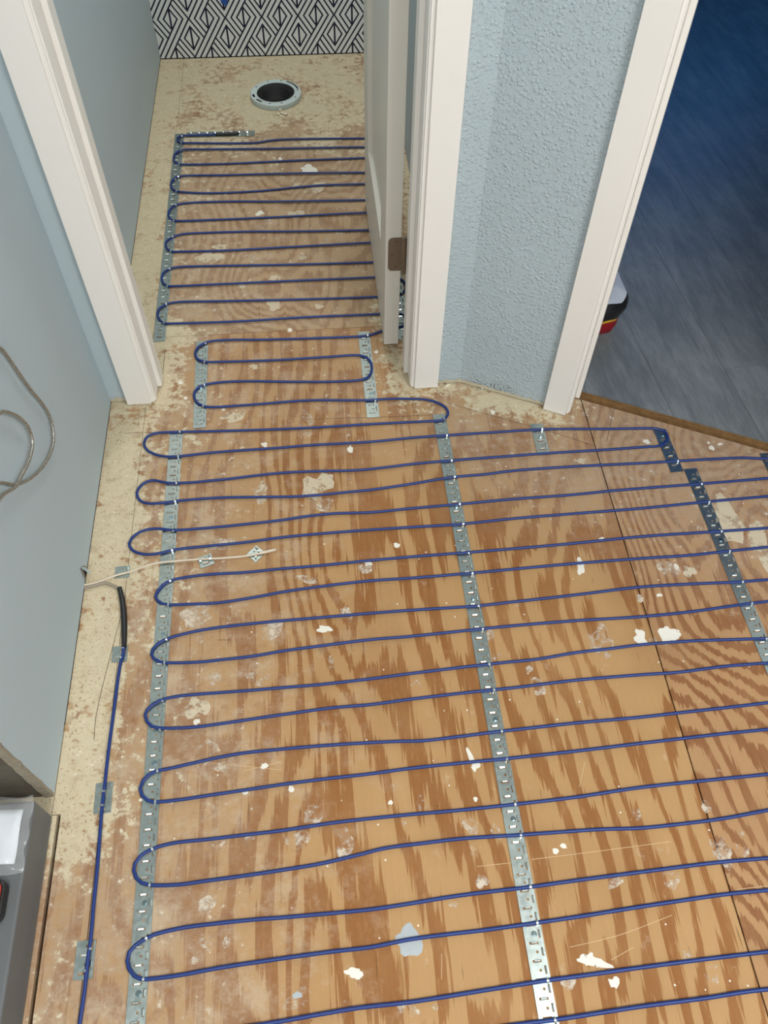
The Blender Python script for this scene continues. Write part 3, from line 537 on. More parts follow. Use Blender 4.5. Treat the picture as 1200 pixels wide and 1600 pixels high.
# ---- vinyl plank floor of the next room, on a cut underlayment edge
floor_hall = tag(empty('floor_hall'), kind='structure')
def clip(poly, n, d):                      # keep n.p >= d
    out = []
    for i in range(len(poly)):
        a = Vector(poly[i]); c = Vector(poly[(i+1) % len(poly)])
        da = a.dot(n)-d; dc = c.dot(n)-d
        if da >= 0: out.append((a.x, a.y))
        if (da >= 0) != (dc >= 0):
            q = a + (c-a)*(da/(da-dc)); out.append((q.x, q.y))
    return out
g = Vector((0.08, -0.997)).normalized(); h = Vector((0.997, 0.08)).normalized()
pw, pl = 0.18, 1.22
rv = random.Random(5)
for i in range(-2, 22):
    off = rv.uniform(0, pl)
    for j in range(-8, 4):
        c0 = i*pw; a0 = j*pl+off
        e = 0.0004
        poly = [h*(c0+e)+g*(a0+e), h*(c0+pw-e)+g*(a0+e), h*(c0+pw-e)+g*(a0+pl-e), h*(c0+e)+g*(a0+pl-e)]
        poly = [(p.x, p.y) for p in poly]
        for nn, dd in ((K2, O2.dot(K2)+0.069), (Vector((1, 0)), 0.41), (Vector((-1, 0)), -3.38), (Vector((0, -1)), -4.28), (Vector((0, 1)), 0.72)):
            if len(poly) >= 3: poly = clip(poly, nn, dd)
        if len(poly) >= 3:
            ar = abs(sum(poly[k][0]*poly[(k+1) % len(poly)][1]-poly[(k+1) % len(poly)][0]*poly[k][1] for k in range(len(poly))))
            if ar > 1e-4:
                sheet(poly, M_VINYL, floor_hall, 0.0165, 0.004, 'vinyl_plank')
re_ = random.Random(3)
b = MB()
front = [L(s, 0.0585 + re_.uniform(-0.0015, 0.0025)) for s in [0.284+0.02*k for k in range(33)]]
b.prism(front + [L(0.930, 0.115), L(0.284, 0.115)], -0.012, 0.0085)
b.build('underlayment_edge', M_PLY_CORE, floor_hall)
b = MB()
front = [L(s, 0.065 + re_.uniform(-0.002, 0.002)) for s in [0.284+0.03*k for k in range(22)]]
b.prism(front + [L(0.930, 0.115), L(0.284, 0.115)], 0.0085, 0.0122)
b.build('underlayment_top_ply', M_PLY_CORE, floor_hall)
b = MB(); b.prism([L(0.045, 0.116), L(1.6, 0.116), (3.4, 0.75), (3.4, 4.3), (0.41, 4.3)], -0.02, 0.0085); b.build('hall_subfloor', M_DARK, floor_hall)

# ---- walls
Z0, ZT = 0.004, 2.4
def wall(name, polys, mat, z0=Z0, z1=ZT):
    b = MB()
    for p in polys:
        if len(p) == 3: b.prism(p[0], p[1], p[2])
        else: b.prism(p, z0, z1)
    return tag(b.build(name, mat), kind='structure')
wl = wall('wall_left', [rect(-0.632, 0.466, -0.518, 3.15)], M_WALL)
# raw end of the left wall: gypsum edge and stud
rg = random.Random(21)
zs = [0.0 + 0.012*k for k in range(60)]
v = []; f = []
for i, z in enumerate(zs):
    xo = -0.5180 + rg.uniform(-0.0022, 0.0004); xi = -0.5335 + rg.uniform(-0.001, 0.001)
    v += [(xi, 0.4595, z), (xo, 0.4595+rg.uniform(0, 0.002), z), (xo, 0.4665, z)]
    if i:
        k = 3*i
        f += [(k-3, k-2, k+1, k), (k-2, k-1, k+2, k+1)]
mesh_obj('drywall_edge', v, f, M_GYPSUM, wl)
b = MB(); b.box(-0.628, 0.4625, 0, -0.536, 0.466, 2.4); b.build('stud_end', M_STUD, wl)
b = MB(); b.box(-0.5365, 0.4630, 0, -0.5330, 0.466, 2.4); b.build('shadow_gap', M_DARK, wl)
# torn notch in the drywall where the wires come out
b = MB(); b.add([(-0.5172, 0.893, 0.004), (-0.5172, 0.925, 0.004), (-0.5172, 0.918, 0.022), (-0.5172, 0.899, 0.044)], [(0, 1, 2, 3)]); b.build('torn_notch', M_GYPSUM, wl)
b = MB(); b.add([(-0.5165, 0.898, 0.004), (-0.5165, 0.916, 0.004), (-0.5165, 0.906, 0.028)], [(0, 1, 2)]); b.build('notch_hole', M_DARK, wl)
b = MB(); b.add([(-0.5168, 0.899, 0.045), (-0.5060, 0.902, 0.012), (-0.5168, 0.912, 0.020), (-0.5150, 0.899, 0.046), (-0.5055, 0.905, 0.013), (-0.5155, 0.914, 0.021)],
                [(0, 1, 2), (5, 4, 3), (0, 3, 4, 1), (1, 4, 5, 2), (2, 5, 3, 0)]); b.build('paper_flap', M_WALL, wl)

wall('wall_toilet_back', [rect(-0.518, 3.034, 0.29, 3.15)], M_PAPER, 0.003)
wall('wall_toilet_right', [rect(0.29, 1.501, 0.405, 3.15), rect(0.29, 3.15, 0.405, 4.3)], M_WALL)
wall('wall_toilet_front_left', [rect(-0.518, 1.387, -0.4312, 1.501)], M_WALL, 0.008)
wf = wall('wall_toilet_front', [[(0.2172, 1.389), (0.3202, 1.3896), L(0.256, 0), L(0.256, 0.115), (0.354, 1.501), (0.2172, 1.501)],
     (rect(-0.4312, 1.387, 0.2172, 1.501), 2.05, 2.4)], M_WALL_TEX, 0.008)
wall('wall_angled', [[L(0.949, 0), L(1.62, 0), L(1.62, 0.115), L(0.949, 0.115)],
     ([L(0.256, 0), L(0.949, 0), L(0.949, 0.115), L(0.256, 0.115)], 2.05, 2.4)], M_WALL_TEX)
wall('wall_right', [rect(1.75, -1.7, 1.87, 0.75)], M_WALL)
wall('wall_back', [rect(-1.4, -1.82, 1.87, -1.7)], M_WALL)
wall('wall_alcove', [rect(-1.52, -1.82, -1.4, 0.59), rect(-1.52, 0.59, -0.633, 0.70)], M_WALL)
M_HALL = simple('hall_blue_paint', lin(150, 170, 190), 0.6, 0, 0.03)
hallw = wall('wall_hall', [(rect(0.405, 4.3, 1.3, 4.4), Z0, ZT), (rect(2.6, 4.3, 3.5, 4.4), Z0, ZT), (rect(1.3, 4.3, 2.6, 4.4), Z0, 0.75), (rect(1.3, 4.3, 2.6, 4.4), 2.05, ZT),
     rect(3.4, 0.6, 3.5, 4.3), rect(1.82, 0.58, 3.4, 0.69)], M_HALL)
wall('ceiling', [rect(-1.52, -1.82, 3.5, 4.4)], M_WHITE, 2.4, 2.5)
# ragged bare plaster along the foot of the angled wall
def ragged(name, pts, seed, parent, h0=0.003, h1=0.008):
    r = random.Random(seed); v = []; f = []
    n = len(pts)
    for i, (x, y) in enumerate(pts):
        zt = 0.008 + r.uniform(h0, h1); zb = 0.003 + r.uniform(0, 0.0025)
        v += [(x, y, zb), (x, y, zt)]
        if i: f.append((2*i-2, 2*i, 2*i+1, 2*i-1))
    return mesh_obj(name, v, f, M_PLASTER, parent)
ragged('bare_plaster', [(0.266+0.006*k, 1.3880) for k in range(9)] + [L(0.001+0.006*k, -0.0012) for k in range(36)], 4, wf)
ragged('bare_plaster', [(-0.5175+0.005*k, 1.3860) for k in range(9)], 8, wf, 0.004, 0.012)

# ---- unseen blue source for the next room, added as a window with glowing panes
w1 = tag(empty('added_glow_window', (1.95, 4.3, 0.75)), kind='structure')
def emis(name, c, s):
    m = bpy.data.materials.new(name); m.use_nodes = True
    nt = m.node_tree; nt.nodes.clear()
    e = nt.nodes.new('ShaderNodeEmission'); e.inputs[0].default_value = (*c, 1); e.inputs[1].default_value = s
    o = nt.nodes.new('ShaderNodeOutputMaterial'); nt.links.new(e.outputs[0], o.inputs[0])
    return m
M_BLUEGLOW = emis('blue_glow_pane', (0.0, 0.30, 0.95), 2.0)
for x0, x1 in ((-0.61, -0.02), (0.02, 0.61)):
    b = MB(); b.box(x0, 0.04, 0.05, x1, 0.05, 1.25); b.build('glow_pane', M_BLUEGLOW, w1)
b = MB()
for q in ((-0.65, -0.015, 0, 0.65, 0.08, 0.05), (-0.65, -0.015, 1.25, 0.65, 0.08, 1.30), (-0.65, -0.015, 0.05, -0.61, 0.08, 1.25), (0.61, -0.015, 0.05, 0.65, 0.08, 1.25), (-0.02, 0, 0.05, 0.02, 0.06, 1.25)):
    b.box(*q)
b.build('glow_pane_frame', M_TRIM, w1)

# ---- door casings, jambs and stops
def trim(name, casing, jamb, stop, zc=2.105, zj=2.04):
    t = tag(empty(name, (0, 0, 0)), kind='structure')
    b = MB(); b.prism(casing, 0.003, zc); b.build('casing', M_TRIM, t, 0.0007)
    b = MB(); b.prism(jamb, 0.004, zj); b.build('jamb', M_TRIM, t, 0.001)
    b = MB(); b.prism(stop, 0.006, zj); b.build('door_stop', M_TRIM, t, 0.0015)
    return t
trim('trim_1', [(-0.4775, 1.387), (-0.4775, 1.3735), (-0.4218, 1.3735), (-0.4213, 1.3792), (-0.4138, 1.3800), (-0.4135, 1.387)],
     rect(-0.4312, 1.3835, -0.4105, 1.501), rect(-0.4105, 1.426, -0.3995, 1.463))
trim('trim_2', [(0.2645, 1.389), (0.2645, 1.3755), (0.2078, 1.3755), (0.2073, 1.3812), (0.1998, 1.3820), (0.1995, 1.389)],
     rect(0.1970, 1.3855, 0.2172, 1.501), rect(0.1865, 1.426, 0.1970, 1.463))
b = MB(); b.box(-0.4135, 1.3735, 2.045, 0.1995, 1.387, 2.105); tag(b.build('trim_3', M_TRIM), kind='structure')
b = MB(); b.box(-0.4105, 1.3835, 2.03, 0.197, 1.501, 2.05); tag(b.build('trim_4', M_TRIM), kind='structure')
trim('trim_5', [L(*q) for q in ((0.2125, 0.0), (0.2125, -0.0125), (0.2655, -0.0125), (0.2672, -0.0085), (0.2680, -0.004), (0.2722, -0.003), (0.2722, 0.0))],
     [L(0.256, 0), L(0.2748, 0), L(0.2748, 0.116), L(0.256, 0.116)], [L(0.2748, 0.050), L(0.2855, 0.050), L(0.2855, 0.088), L(0.2748, 0.088)])
trim('trim_6', [L(0.934, 0), L(0.934, -0.0125), L(0.991, -0.0125), L(0.991, 0)],
     [L(0.930, 0), L(0.949, 0), L(0.949, 0.116), L(0.930, 0.116)], [L(0.920, 0.050), L(0.930, 0.050), L(0.930, 0.088), L(0.920, 0.088)])
b = MB(); b.prism([L(0.2722, 0), L(0.2722, -0.0125), L(0.934, -0.0125), L(0.934, 0)], 2.045, 2.105); tag(b.build('trim_7', M_TRIM), kind='structure')

# ---- the toilet door, standing open on its hinges
door = tag(empty('door_1', (0.1637, 1.5205, 0.015)), kind='structure')
DW, DT, DH, ST = 0.605, 0.0355, 2.0, 0.115
X0d, X1d = -DT/2, DT/2
def dpart(name, *boxes, bev=0.0012):
    b = MB()
    for q in boxes: b.box(*q)
    return b.build(name, M_DOOR, door, bev)
dpart('stile', (X0d, 0, 0, X1d, ST, DH))
dpart('stile', (X0d, DW-ST, 0, X1d, DW, DH))
dpart('rail', (X0d, ST, 0, X1d, DW-ST, 0.225))
dpart('rail', (X0d, ST, DH-0.115, X1d, DW-ST, DH))
dpart('rail', (X0d, ST, 1.0, X1d, DW-ST, 1.115))
dpart('panel', (X0d+0.0115, ST, 0.225, X1d-0.0115, DW-ST, 1.0), bev=0)
dpart('panel', (X0d+0.0115, ST, 1.115, X1d-0.0115, DW-ST, DH-0.115), bev=0)
door.rotation_euler.z = math.radians(0.35)
def hinge(z):
    # leaf with rounded corners let into the door edge
    x0, x1, h, r = -0.0118, 0.0190, 0.0885, 0.011
    pts = [(x1, 0), (x1, h)]
    for k in range(7):
        a = math.pi/2*k/6; pts.append((x0+r-r*math.sin(a), h-r+r*math.cos(a)))
    for k in range(7):
        a = math.pi/2*k/6; pts.append((x0+r-r*math.cos(a), r-r*math.sin(a)))
    n = len(pts)
    v = [(x, -0.0012, zz) for x, zz in pts] + [(x, 0.0006, zz) for x, zz in pts]
    f = [tuple(range(n)), tuple(reversed(range(n, 2*n)))] + [(i, n+i, n+(i+1) % n, (i+1) % n) for i in range(n)]
    hg = mesh_obj('hinge', v, f, M_BRONZE, door)
    hg.location.z = z
    b = MB()
    for k in range(5): b.cyl((0.0255, -0.006), 0.0062, 0.0178*k, 0.0178*k+0.0172, 14)
    b.build('hinge_knuckle', M_BRONZE, hg, smooth=False)
    b = MB(); b.cyl((0.0255, -0.006), 0.0045, -0.004, 0.0925, 12); b.build('hinge_pin', M_BRONZE, hg)
    b = MB(); b.box(0.0300, -0.046, 0.0, 0.0316, -0.004, 0.0885); b.build('jamb_leaf', M_BRONZE, hg)
    for (sx, sz) in ((0.006, 0.0775), (-0.003, 0.0425), (0.006, 0.0115)):
        b = MB()
        ring = [(sx+0.0034*math.cos(t*math.pi/5), sz+0.0034*math.sin(t*math.pi/5)) for t in range(10)]
        b.add([(x, -0.0017, zz) for x, zz in ring] + [(sx+(x-sx)*0.45, -0.0013, sz+(zz-sz)*0.45) for x, zz in ring] + [(x, -0.0011, zz) for x, zz in ring],
              [(i, (i+1) % 10, 10+(i+1) % 10, 10+i) for i in range(10)] + [(20+i, 20+(i+1) % 10, (i+1) % 10, i) for i in range(10)])
        b.build('hinge_screw', M_BRONZE, hg)
        b = MB(); b.add([(sx+0.0017*math.cos(t*math.pi/3), -0.00125, sz+0.0017*math.sin(t*math.pi/3)) for t in range(6)], [tuple(range(6))]); b.build('screw_recess', M_BLACK, hg)
for z in (0.226, 0.95, 1.70): hinge(z)

# ================================================================ HEATING CABLE
ZC = 0.0052
cable_pts = catmull([(p[0], p[1], ZC) for p in CABLE], 0.008)
# slight lift and sag so it does not lie perfectly flat
for i, p in enumerate(cable_pts):
    p.z = ZC + 0.0006*math.sin(i*0.043) + 0.0004*math.sin(i*0.11+1.0)
cab = tag(empty('heating_cable', (cable_pts[0].x, cable_pts[0].y, 0)), 'long dark blue heating cable snaking back and forth across the plywood floor', 'cable')
def under(o, root):
    o.parent = root; o.matrix_parent_inverse = Matrix.Translation(-Vector(root.location)); return o
under(tube('cable_jacket', cable_pts, 0.0031, M_CABLE, None, 8), cab)
under(tube('end_cap', catmull([(p[0], p[1], ZC+0.0012) for p in END_CAP], 0.006), 0.0046, M_BLACK, None, 10), cab)
sp = catmull([(p[0], p[1], 0.0062) for p in SPLICE], 0.006)
under(tube('splice_sleeve', sp, 0.006, M_BLACK, None, 10, [0.0048+0.0014*math.sin(math.pi*i/(len(sp)-1)) for i in range(len(sp))]), cab)
under(tube('cold_lead', catmull([(p[0], p[1], 0.0045) for p in LEAD], 0.005), 0.0033, M_LEAD, None, 8), cab)
sw = tag(empty('sensor_wire', (SENSOR[-1][0], SENSOR[-1][1], 0)), 'thin white sensor wire running from the wall notch across the left strap', 'wire')
spts = catmull([(p[0], p[1], 0.0072 if -0.40 < p[0] < -0.31 else 0.0050) for p in SENSOR], 0.006)
under(tube('wire_jacket', spts, 0.0022, M_SENSOR, None, 8), sw)
under(tube('sensor_tip', [q + Vector((0, 0, 0.0004)) for q in spts[-6:]], 0.0031, M_SENSOR, None, 8), sw)

# ---- galvanised straps
WS, CELL = 0.0295, 0.0254
XC = [-WS/2, -0.0085, -0.0008, 0.0040, 0.0056, 0.0082, 0.0113, WS/2]
YC = [-0.00635, -0.0018, 0.0018, 0.0068, 0.0103, 0.0151, 0.0186, 0.01905]
HX = (XC[1]+XC[4])/2; VX = (XC[5]+XC[6])/2
def strap_mesh(length):
    n = max(1, int(length/CELL))
    rest = (length - n*CELL)/2
    b = MB(); idx = {}
    def vid(x, y):
        k = (round(x, 6), round(y, 6))
        if k not in idx:
            idx[k] = len(b.v); b.v.append((x, y, 0.001))
        return idx[k]
    ys = [(0.0, rest, None)] if rest > 1e-4 else []
    for c in range(n):
        y0 = rest + c*CELL
        for j in range(7): ys.append((y0+YC[j]+0.00635, y0+YC[j+1]+0.00635, j))
    if rest > 1e-4: ys.append((rest+n*CELL, length, None))
    for (ya, yb, j) in ys:
        for i in range(7):
            if j is not None:
                if j == 1 and 1 <= i <= 3: continue                 # slot across
                if j in (3, 4, 5) and i == 5: continue              # slot along
                if j == 4 and i == 2:                               # round hole
                    xa, xb = XC[2], XC[3]; cx, cy = (xa+xb)/2, (ya+yb)/2; r = 0.0022
                    q = (yb-ya)/2; qx = (xb-xa)/2
                    oc = [(cx+r*math.cos(math.pi/8+k*math.pi/4), cy+r*math.sin(math.pi/8+k*math.pi/4)) for k in range(8)]
                    cn = [(xb, yb), (xa, yb), (xa, ya), (xb, ya)]
                    for k in range(4):
                        b.f.append((vid(*cn[k]), vid(*oc[(2*k+1) % 8]), vid(*oc[2*k])))
                        b.f.append((vid(*cn[k]), vid(*cn[(k+1) % 4]), vid(*oc[(2*k+2) % 8]), vid(*oc[(2*k+1) % 8])))
                    continue
            b.f.append((vid(XC[i], ya), vid(XC[i+1], ya), vid(XC[i+1], yb), vid(XC[i], yb)))
    me = bpy.data.meshes.new('cable_strap')
    me.from_pydata(b.v, [], b.f); me.update(); me.materials.append(M_STEEL)
    return me, n, rest
def small_mesh(name, mb, mat):
    me = bpy.data.meshes.new(name); me.from_pydata(mb.v, [], mb.f); me.update(); me.materials.append(mat); return me
def lip(wid, lift, lean):
    """a cut tab bent up out of its slot"""
    b = MB(); h = wid/2; t = 0.0006
    prof = [(0.0017, 0.0004), (0.0012, lift+0.0002), (-lean, lift-0.0006)]
    v = []
    for (y, z) in prof: v += [(-h, y, z), (h, y, z), (-h, y-t*0.4, z-t), (h, y-t*0.4, z-t)]
    f = []
    for k in (0, 4): f += [(k, k+1, k+5, k+4), (k+2, k+6, k+7, k+3), (k, k+4, k+6, k+2), (k+1, k+3, k+7, k+5)]
    f += [(8, 9, 11, 10), (0, 2, 3, 1)]
    b.add(v, f); return b
TAB_H = [small_mesh('tab', lip(0.0092, 0.0030, 0.0010), M_TAB), small_mesh('tab', lip(0.0092, 0.0040, 0.0004), M_TAB), small_mesh('tab', lip(0.0090, 0.0024, 0.0013), M_TAB)]
TAB_V = [small_mesh('tab', lip(0.0088, 0.0030, 0.0008), M_TAB), small_mesh('tab', lip(0.0088, 0.0040, 0.0004), M_TAB)]
def arch():
    b = MB(); n = 9; r = 0.0040; w = 0.0016; v = []; f = []
    for k in range(n):
        a = math.pi*k/(n-1)
        for rr in (r, r-0.0006):
            y = rr*math.cos(a); z = 0.0036 + rr*math.sin(a)
            v += [(-w, y, z), (w, y, z)]
    v[0] = (-w, r, 0.0008); v[1] = (w, r, 0.0008)
    for k in range(n-1):
        q = 4*k
        f += [(q, q+1, q+5, q+4), (q+2, q+6, q+7, q+3), (q, q+4, q+6, q+2), (q+1, q+3, q+7, q+5)]
    b.add(v, f); return b
CLIP = small_mesh('cable_clip', arch(), M_TAB)
def screw_mesh():
    b = MB()
    b.cyl((0, 0), 0.0046, 0.001, 0.0018, 14)
    b.cyl((0, 0), 0.0033, 0.0018, 0.0042, 6)
    return b
SCREW = small_mesh('screw', screw_mesh(), M_SCREW)
rt = random.Random(9)
def strap(name, p_far, p_near, label, screws=(), clips=None, wire=False, group='galvanised cable straps on the plywood'):
    a = Vector(p_near); c = Vector(p_far); d = c-a
    me, n, rest = strap_mesh(d.length)
    o = link(bpy.data.objects.new(name, me))
    ang = math.atan2(d.y, d.x)-math.pi/2
    o.location = (a.x, a.y, 0.0012); o.rotation_euler.z = ang
    m = o.modifiers.new('thickness', 'SOLIDIFY'); m.thickness = 0.0009; m.offset = -1
    tag(o, label, 'strap', group)
    inv = Matrix.Rotation(-ang, 2)
    loc = [inv @ (Vector((p.x, p.y))-a) for p in cable_pts]
    used = []
    if clips is None:
        for i in range(len(loc)-1):
            q0, q1 = loc[i], loc[i+1]
            if (q0.x-VX)*(q1.x-VX) <= 0 and q0.x != q1.x and abs(q1.x-q0.x) > abs(q1.y-q0.y)*0.6:
                y = q0.y + (q1.y-q0.y)*(VX-q0.x)/(q1.x-q0.x)
                if 0.002 < y < d.length-0.001:
                    used.append((VX-0.001, y, math.atan2(q1.y-q0.y, q1.x-q0.x)))
    else:
        used = clips
    for (x, y, r, *sc) in used:
        k = link(bpy.data.objects.new('cable_clip', CLIP), o); k.location = (x, y, 0); k.rotation_euler.z = r
        if sc: k.scale = (sc[0], sc[0], sc[0])
    ny = [q for q in loc if -0.02 < q.x < 0.02 and -0.01 < q.y < d.length+0.01]
    def free(x, y, w):
        return all((q.x-x)**2 + (q.y-y)**2 > w*w for q in ny) and all(math.hypot(u[0]-x, u[1]-y) > w for u in used)
    for k in range(n):
        y0 = rest + k*CELL + 0.00635
        if free(HX-0.003, y0, 0.0042) and free(HX+0.003, y0, 0.0042) and free(HX, y0, 0.0042):
            t = link(bpy.data.objects.new('tab', rt.choice(TAB_H)), o); t.location = (HX, y0, 0.0003)
        if free(VX, y0+0.0127, 0.0052):
            t = link(bpy.data.objects.new('tab', rt.choice(TAB_V)), o); t.location = (VX, y0+0.0127, 0.0003); t.rotation_euler.z = -math.pi/2
    for s in screws:
        q = inv @ (Vector(s)-a)
        kk = round((q.y-rest-0.00635-0.0127)/CELL)
        t = link(bpy.data.objects.new('screw', SCREW), o); t.location = (0.0016, rest+0.00635+0.0127+kk*CELL, 0.0003)
    return o
strap('cable_strap', (-0.4224, 2.545), (-0.4192, 1.5884), 'long galvanised strap along the left side of the toilet room floor', [(-0.42, 2.3), (-0.42, 1.8)])
strap('cable_strap', (-0.402, 2.5372), (-0.184, 2.532), 'crosswise strap below the toilet flange holding the black cable end',
      clips=[(-0.0015, 0.022+0.0254*k, math.pi/2, 1.45) for k in range(8)])
strap('cable_strap', (-0.3113, 1.5804), (-0.305, 1.2892), 'short strap at the left of the doorway under two blue loops', [(-0.308, 1.42)])
strap('cable_strap', (0.0989, 1.5856), (0.1014, 1.2912), 'short strap at the right of the doorway beside the open door', [(0.1, 1.36)])
strap('cable_strap', (-0.3575, 1.2800), (-0.3470, -0.13), 'longest strap down the left of the floor where the cable loops turn', [(-0.3561, 0.5145), (-0.3526, 0.2754), (-0.3531, 0.1421), (-0.3564, 1.0323), (-0.362, 0.7694)])
strap('cable_strap', (0.257, 1.2890), (0.2728, -0.13), 'long bright strap down the middle of the floor', [(0.2609, 0.538), (0.2677, 0.3544), (0.2706, 0.1682), (0.2606, 0.7975), (0.2611, 1.0267)])
strap('cable_strap', (0.4821, 1.2422), (0.4817, 1.1489), 'shortest strap in front of the angled wall casing', [(0.482, 1.2)])
strap('cable_strap', (0.767, 1.2030), (0.7724, 1.0762), 'short bluish strap by the grey vinyl threshold with one loop end', [(0.768, 1.19)])
strap('cable_strap', (0.8041, 1.083), (0.822, 0.35), 'long bluish strap leaving the right edge of the picture', [(0.81, 0.9)])
strap('cable_strap', (0.992, 1.1140), (1.000, 0.55), 'bluish strap corner at the far right edge by the threshold')
strap('cable_strap', (0.2090, 2.545), (0.2000, 1.5500), 'strap glimpsed through the gap behind the open door')
# offcuts of strap that hold the feed cable and the sensor wire
def offcut(c, length, ang, label, clips):
    d = Vector((-math.sin(ang), math.cos(ang)))*length/2; c = Vector(c)
    return strap('strap_offcut', tuple(c+d), tuple(c-d), label, clips=clips, group='strap offcuts holding wires')
offcut((-0.4323, 0.7234), 0.033, 0.0, 'small strap offcut just below the black splice sleeve', [(0.004, 0.006, 1.45), (0.006, 0.027, 1.5)])
offcut((-0.4334, 0.4512), 0.0525, 0.02, 'strap offcut halfway down the feed cable at left', [(-0.0005, 0.012, 1.6), (0.0005, 0.036, 1.6)])
offcut((-0.4347, 0.2026), 0.054, 0.0, 'strap offcut at the bottom left under the feed cable', [(0.004, 0.011, 1.6), (0.0065, 0.041, 1.6)])
offcut((-0.4454, 0.9086), 0.028, 0.03, 'strap offcut under the white wire nearest the wall', [])
offcut((-0.2759, 0.9223), 0.028, 0.35, 'tilted strap offcut clamping the middle of the white wire', [(-0.010, 0.017, -0.25), (0.010, 0.014, -0.25)])
offcut((-0.1728, 0.9315), 0.028, 0.80, 'bright diamond-turned offcut at the tip of the white wire', [(-0.006, 0.008, -0.6), (0.008, 0.014, -0.6)])

# ---- braided hose looped against the left wall
hp = [(p[0], p[1], p[2]) for p in HOSE1]; hq = [(p[0], p[1], p[2]) for p in HOSE2]
hd = hp[-1]; hs = hq[0]
extra = [(-0.511, hd[1]-0.09, hd[2]-0.004+0.07), (-0.5105, hd[1]-0.11, hd[2]+0.13), (-0.510, hs[1]-0.06, hs[2]+0.01)]
hose = tube('braided_hose', catmull([(-0.513, hp[0][1]-0.11, hp[0][2]+0.12)] + hp + extra + hq + [(-0.508, hq[-1][1]-0.10, hq[-1][2]+0.02)], 0.008), 0.0028, M_BRAID, None, 8)
tag(hose, 'thin braided metal hose looped against the blue-grey left wall', 'hose')

# ---- toilet flange on its waste pipe
fr = empty('toilet_flange', (FL[0], FL[1], 0.0))
tag(fr, 'round grey-white toilet flange around the black pipe opening', 'flange')
def lathe(prof, n=48, mask=None):
    b = MB(); m = len(prof)
    for (r, z) in prof:
        b.v += [(r*math.cos(2*math.pi*k/n), r*math.sin(2*math.pi*k/n), z) for k in range(n)]
    for i in range(m-1):
        for k in range(n):
            if mask and mask(i, k): continue
            b.f.append((i*n+k, i*n+(k+1) % n, (i+1)*n+(k+1) % n, (i+1)*n+k))
    return b
slots = set()
for k in range(96):
    a = 360*k/96
    if 10 <= a < 58 or 186 <= a < 202 or 212 <= a < 232: slots.add(k)
prof = [(0.0845, 0.001), (0.0855, 0.008), (0.0850, 0.0165), (0.0825, 0.0185), (0.0790, 0.0190), (0.0725, 0.0190), (0.0650, 0.0190), (0.0630, 0.0180), (0.0625, 0.005)]
o = lathe(prof, 96, lambda i, k: i == 4 and k in slots).build('flange_ring', M_PVC, fr, smooth=False)
m = o.modifiers.new('edge', 'EDGE_SPLIT')
for p in o.data.polygons: p.use_smooth = True
b = lathe([(0.0625, 0.0165), (0.0600, 0.0165), (0.0560, 0.0120), (0.0500, 0.0100), (0.0480, 0.0100), (0.0475, -0.016), (0.001, -0.0165)], 48)
b.build('waste_pipe', M_PIPE, fr, smooth=True)
b = lathe([(0.080, 0.0035), (0.066, 0.0035)], 48); b.build('slot_floor', M_DARK, fr)
for a in (75, 110, 150, 255, 285, 330, 5):
    b = MB(); ca, sa = 0.0745*math.cos(math.radians(a)), 0.0745*math.sin(math.radians(a))
    b.cyl((ca, sa), 0.0028, 0.0188, 0.0194, 10); b.build('screw_hole', M_BLACK, fr)

# ---- crumbs of plaster
rc = random.Random(2)
def chip(name, c, s, label, cat='chip', group=None, flat=0.4):
    bm = bmesh.new(); bmesh.ops.create_icosphere(bm, subdivisions=1, radius=1)
    for v in bm.verts:
        v.co = Vector((v.co.x*s[0], v.co.y*s[1], v.co.z*s[2]))*rc.uniform(0.7, 1.15)
    zmin = min(v.co.z for v in bm.verts)
    for v in bm.verts: v.co.z -= zmin
    me = bpy.data.meshes.new(name); bm.to_mesh(me); bm.free(); me.materials.append(M_CHIP)
    o = link(bpy.data.objects.new(name, me)); o.location = (c[0], c[1], 0.0003); o.rotation_euler.z = rc.uniform(0, 3)
    return tag(o, label, cat, group)
for (x, y, a, w) in ((-0.1000, 2.662, 0.007, 'white crumb touching the front rim of the toilet flange'), (-0.094, 2.645, 0.010, 'largest white crumb of the five before the toilet flange'),
                     (-0.108, 2.638, 0.008, 'leftmost white crumb of the five before the toilet flange'), (-0.084, 2.637, 0.008, 'rightmost white crumb of the five before the toilet flange'),
                     (-0.099, 2.625, 0.008, 'white crumb lying farthest in front of the toilet flange')):
    chip('plaster_crumb', (x, y), (a, a*0.7, a*0.5), w, 'crumb', 'crumbs by the toilet flange')
chip('plaster_chip', (0.2890, 1.3790), (0.011, 0.006, 0.003), 'flat cream plaster chip beside the right toilet door casing', 'chip')
nl = MB(); nl.cyl((0, 0), 0.0028, 0.0155, 0.0165, 10); nl.cyl((0, 0), 0.0012, 0.0, 0.0155, 8)
o = nl.build('loose_nail', M_TAB); o.location = (0.356, 1.3600, 0.0032); o.rotation_euler = (math.radians(90), 0, math.radians(100))
tag(o, 'small shiny nail lying at the foot of the angled wall', 'nail')

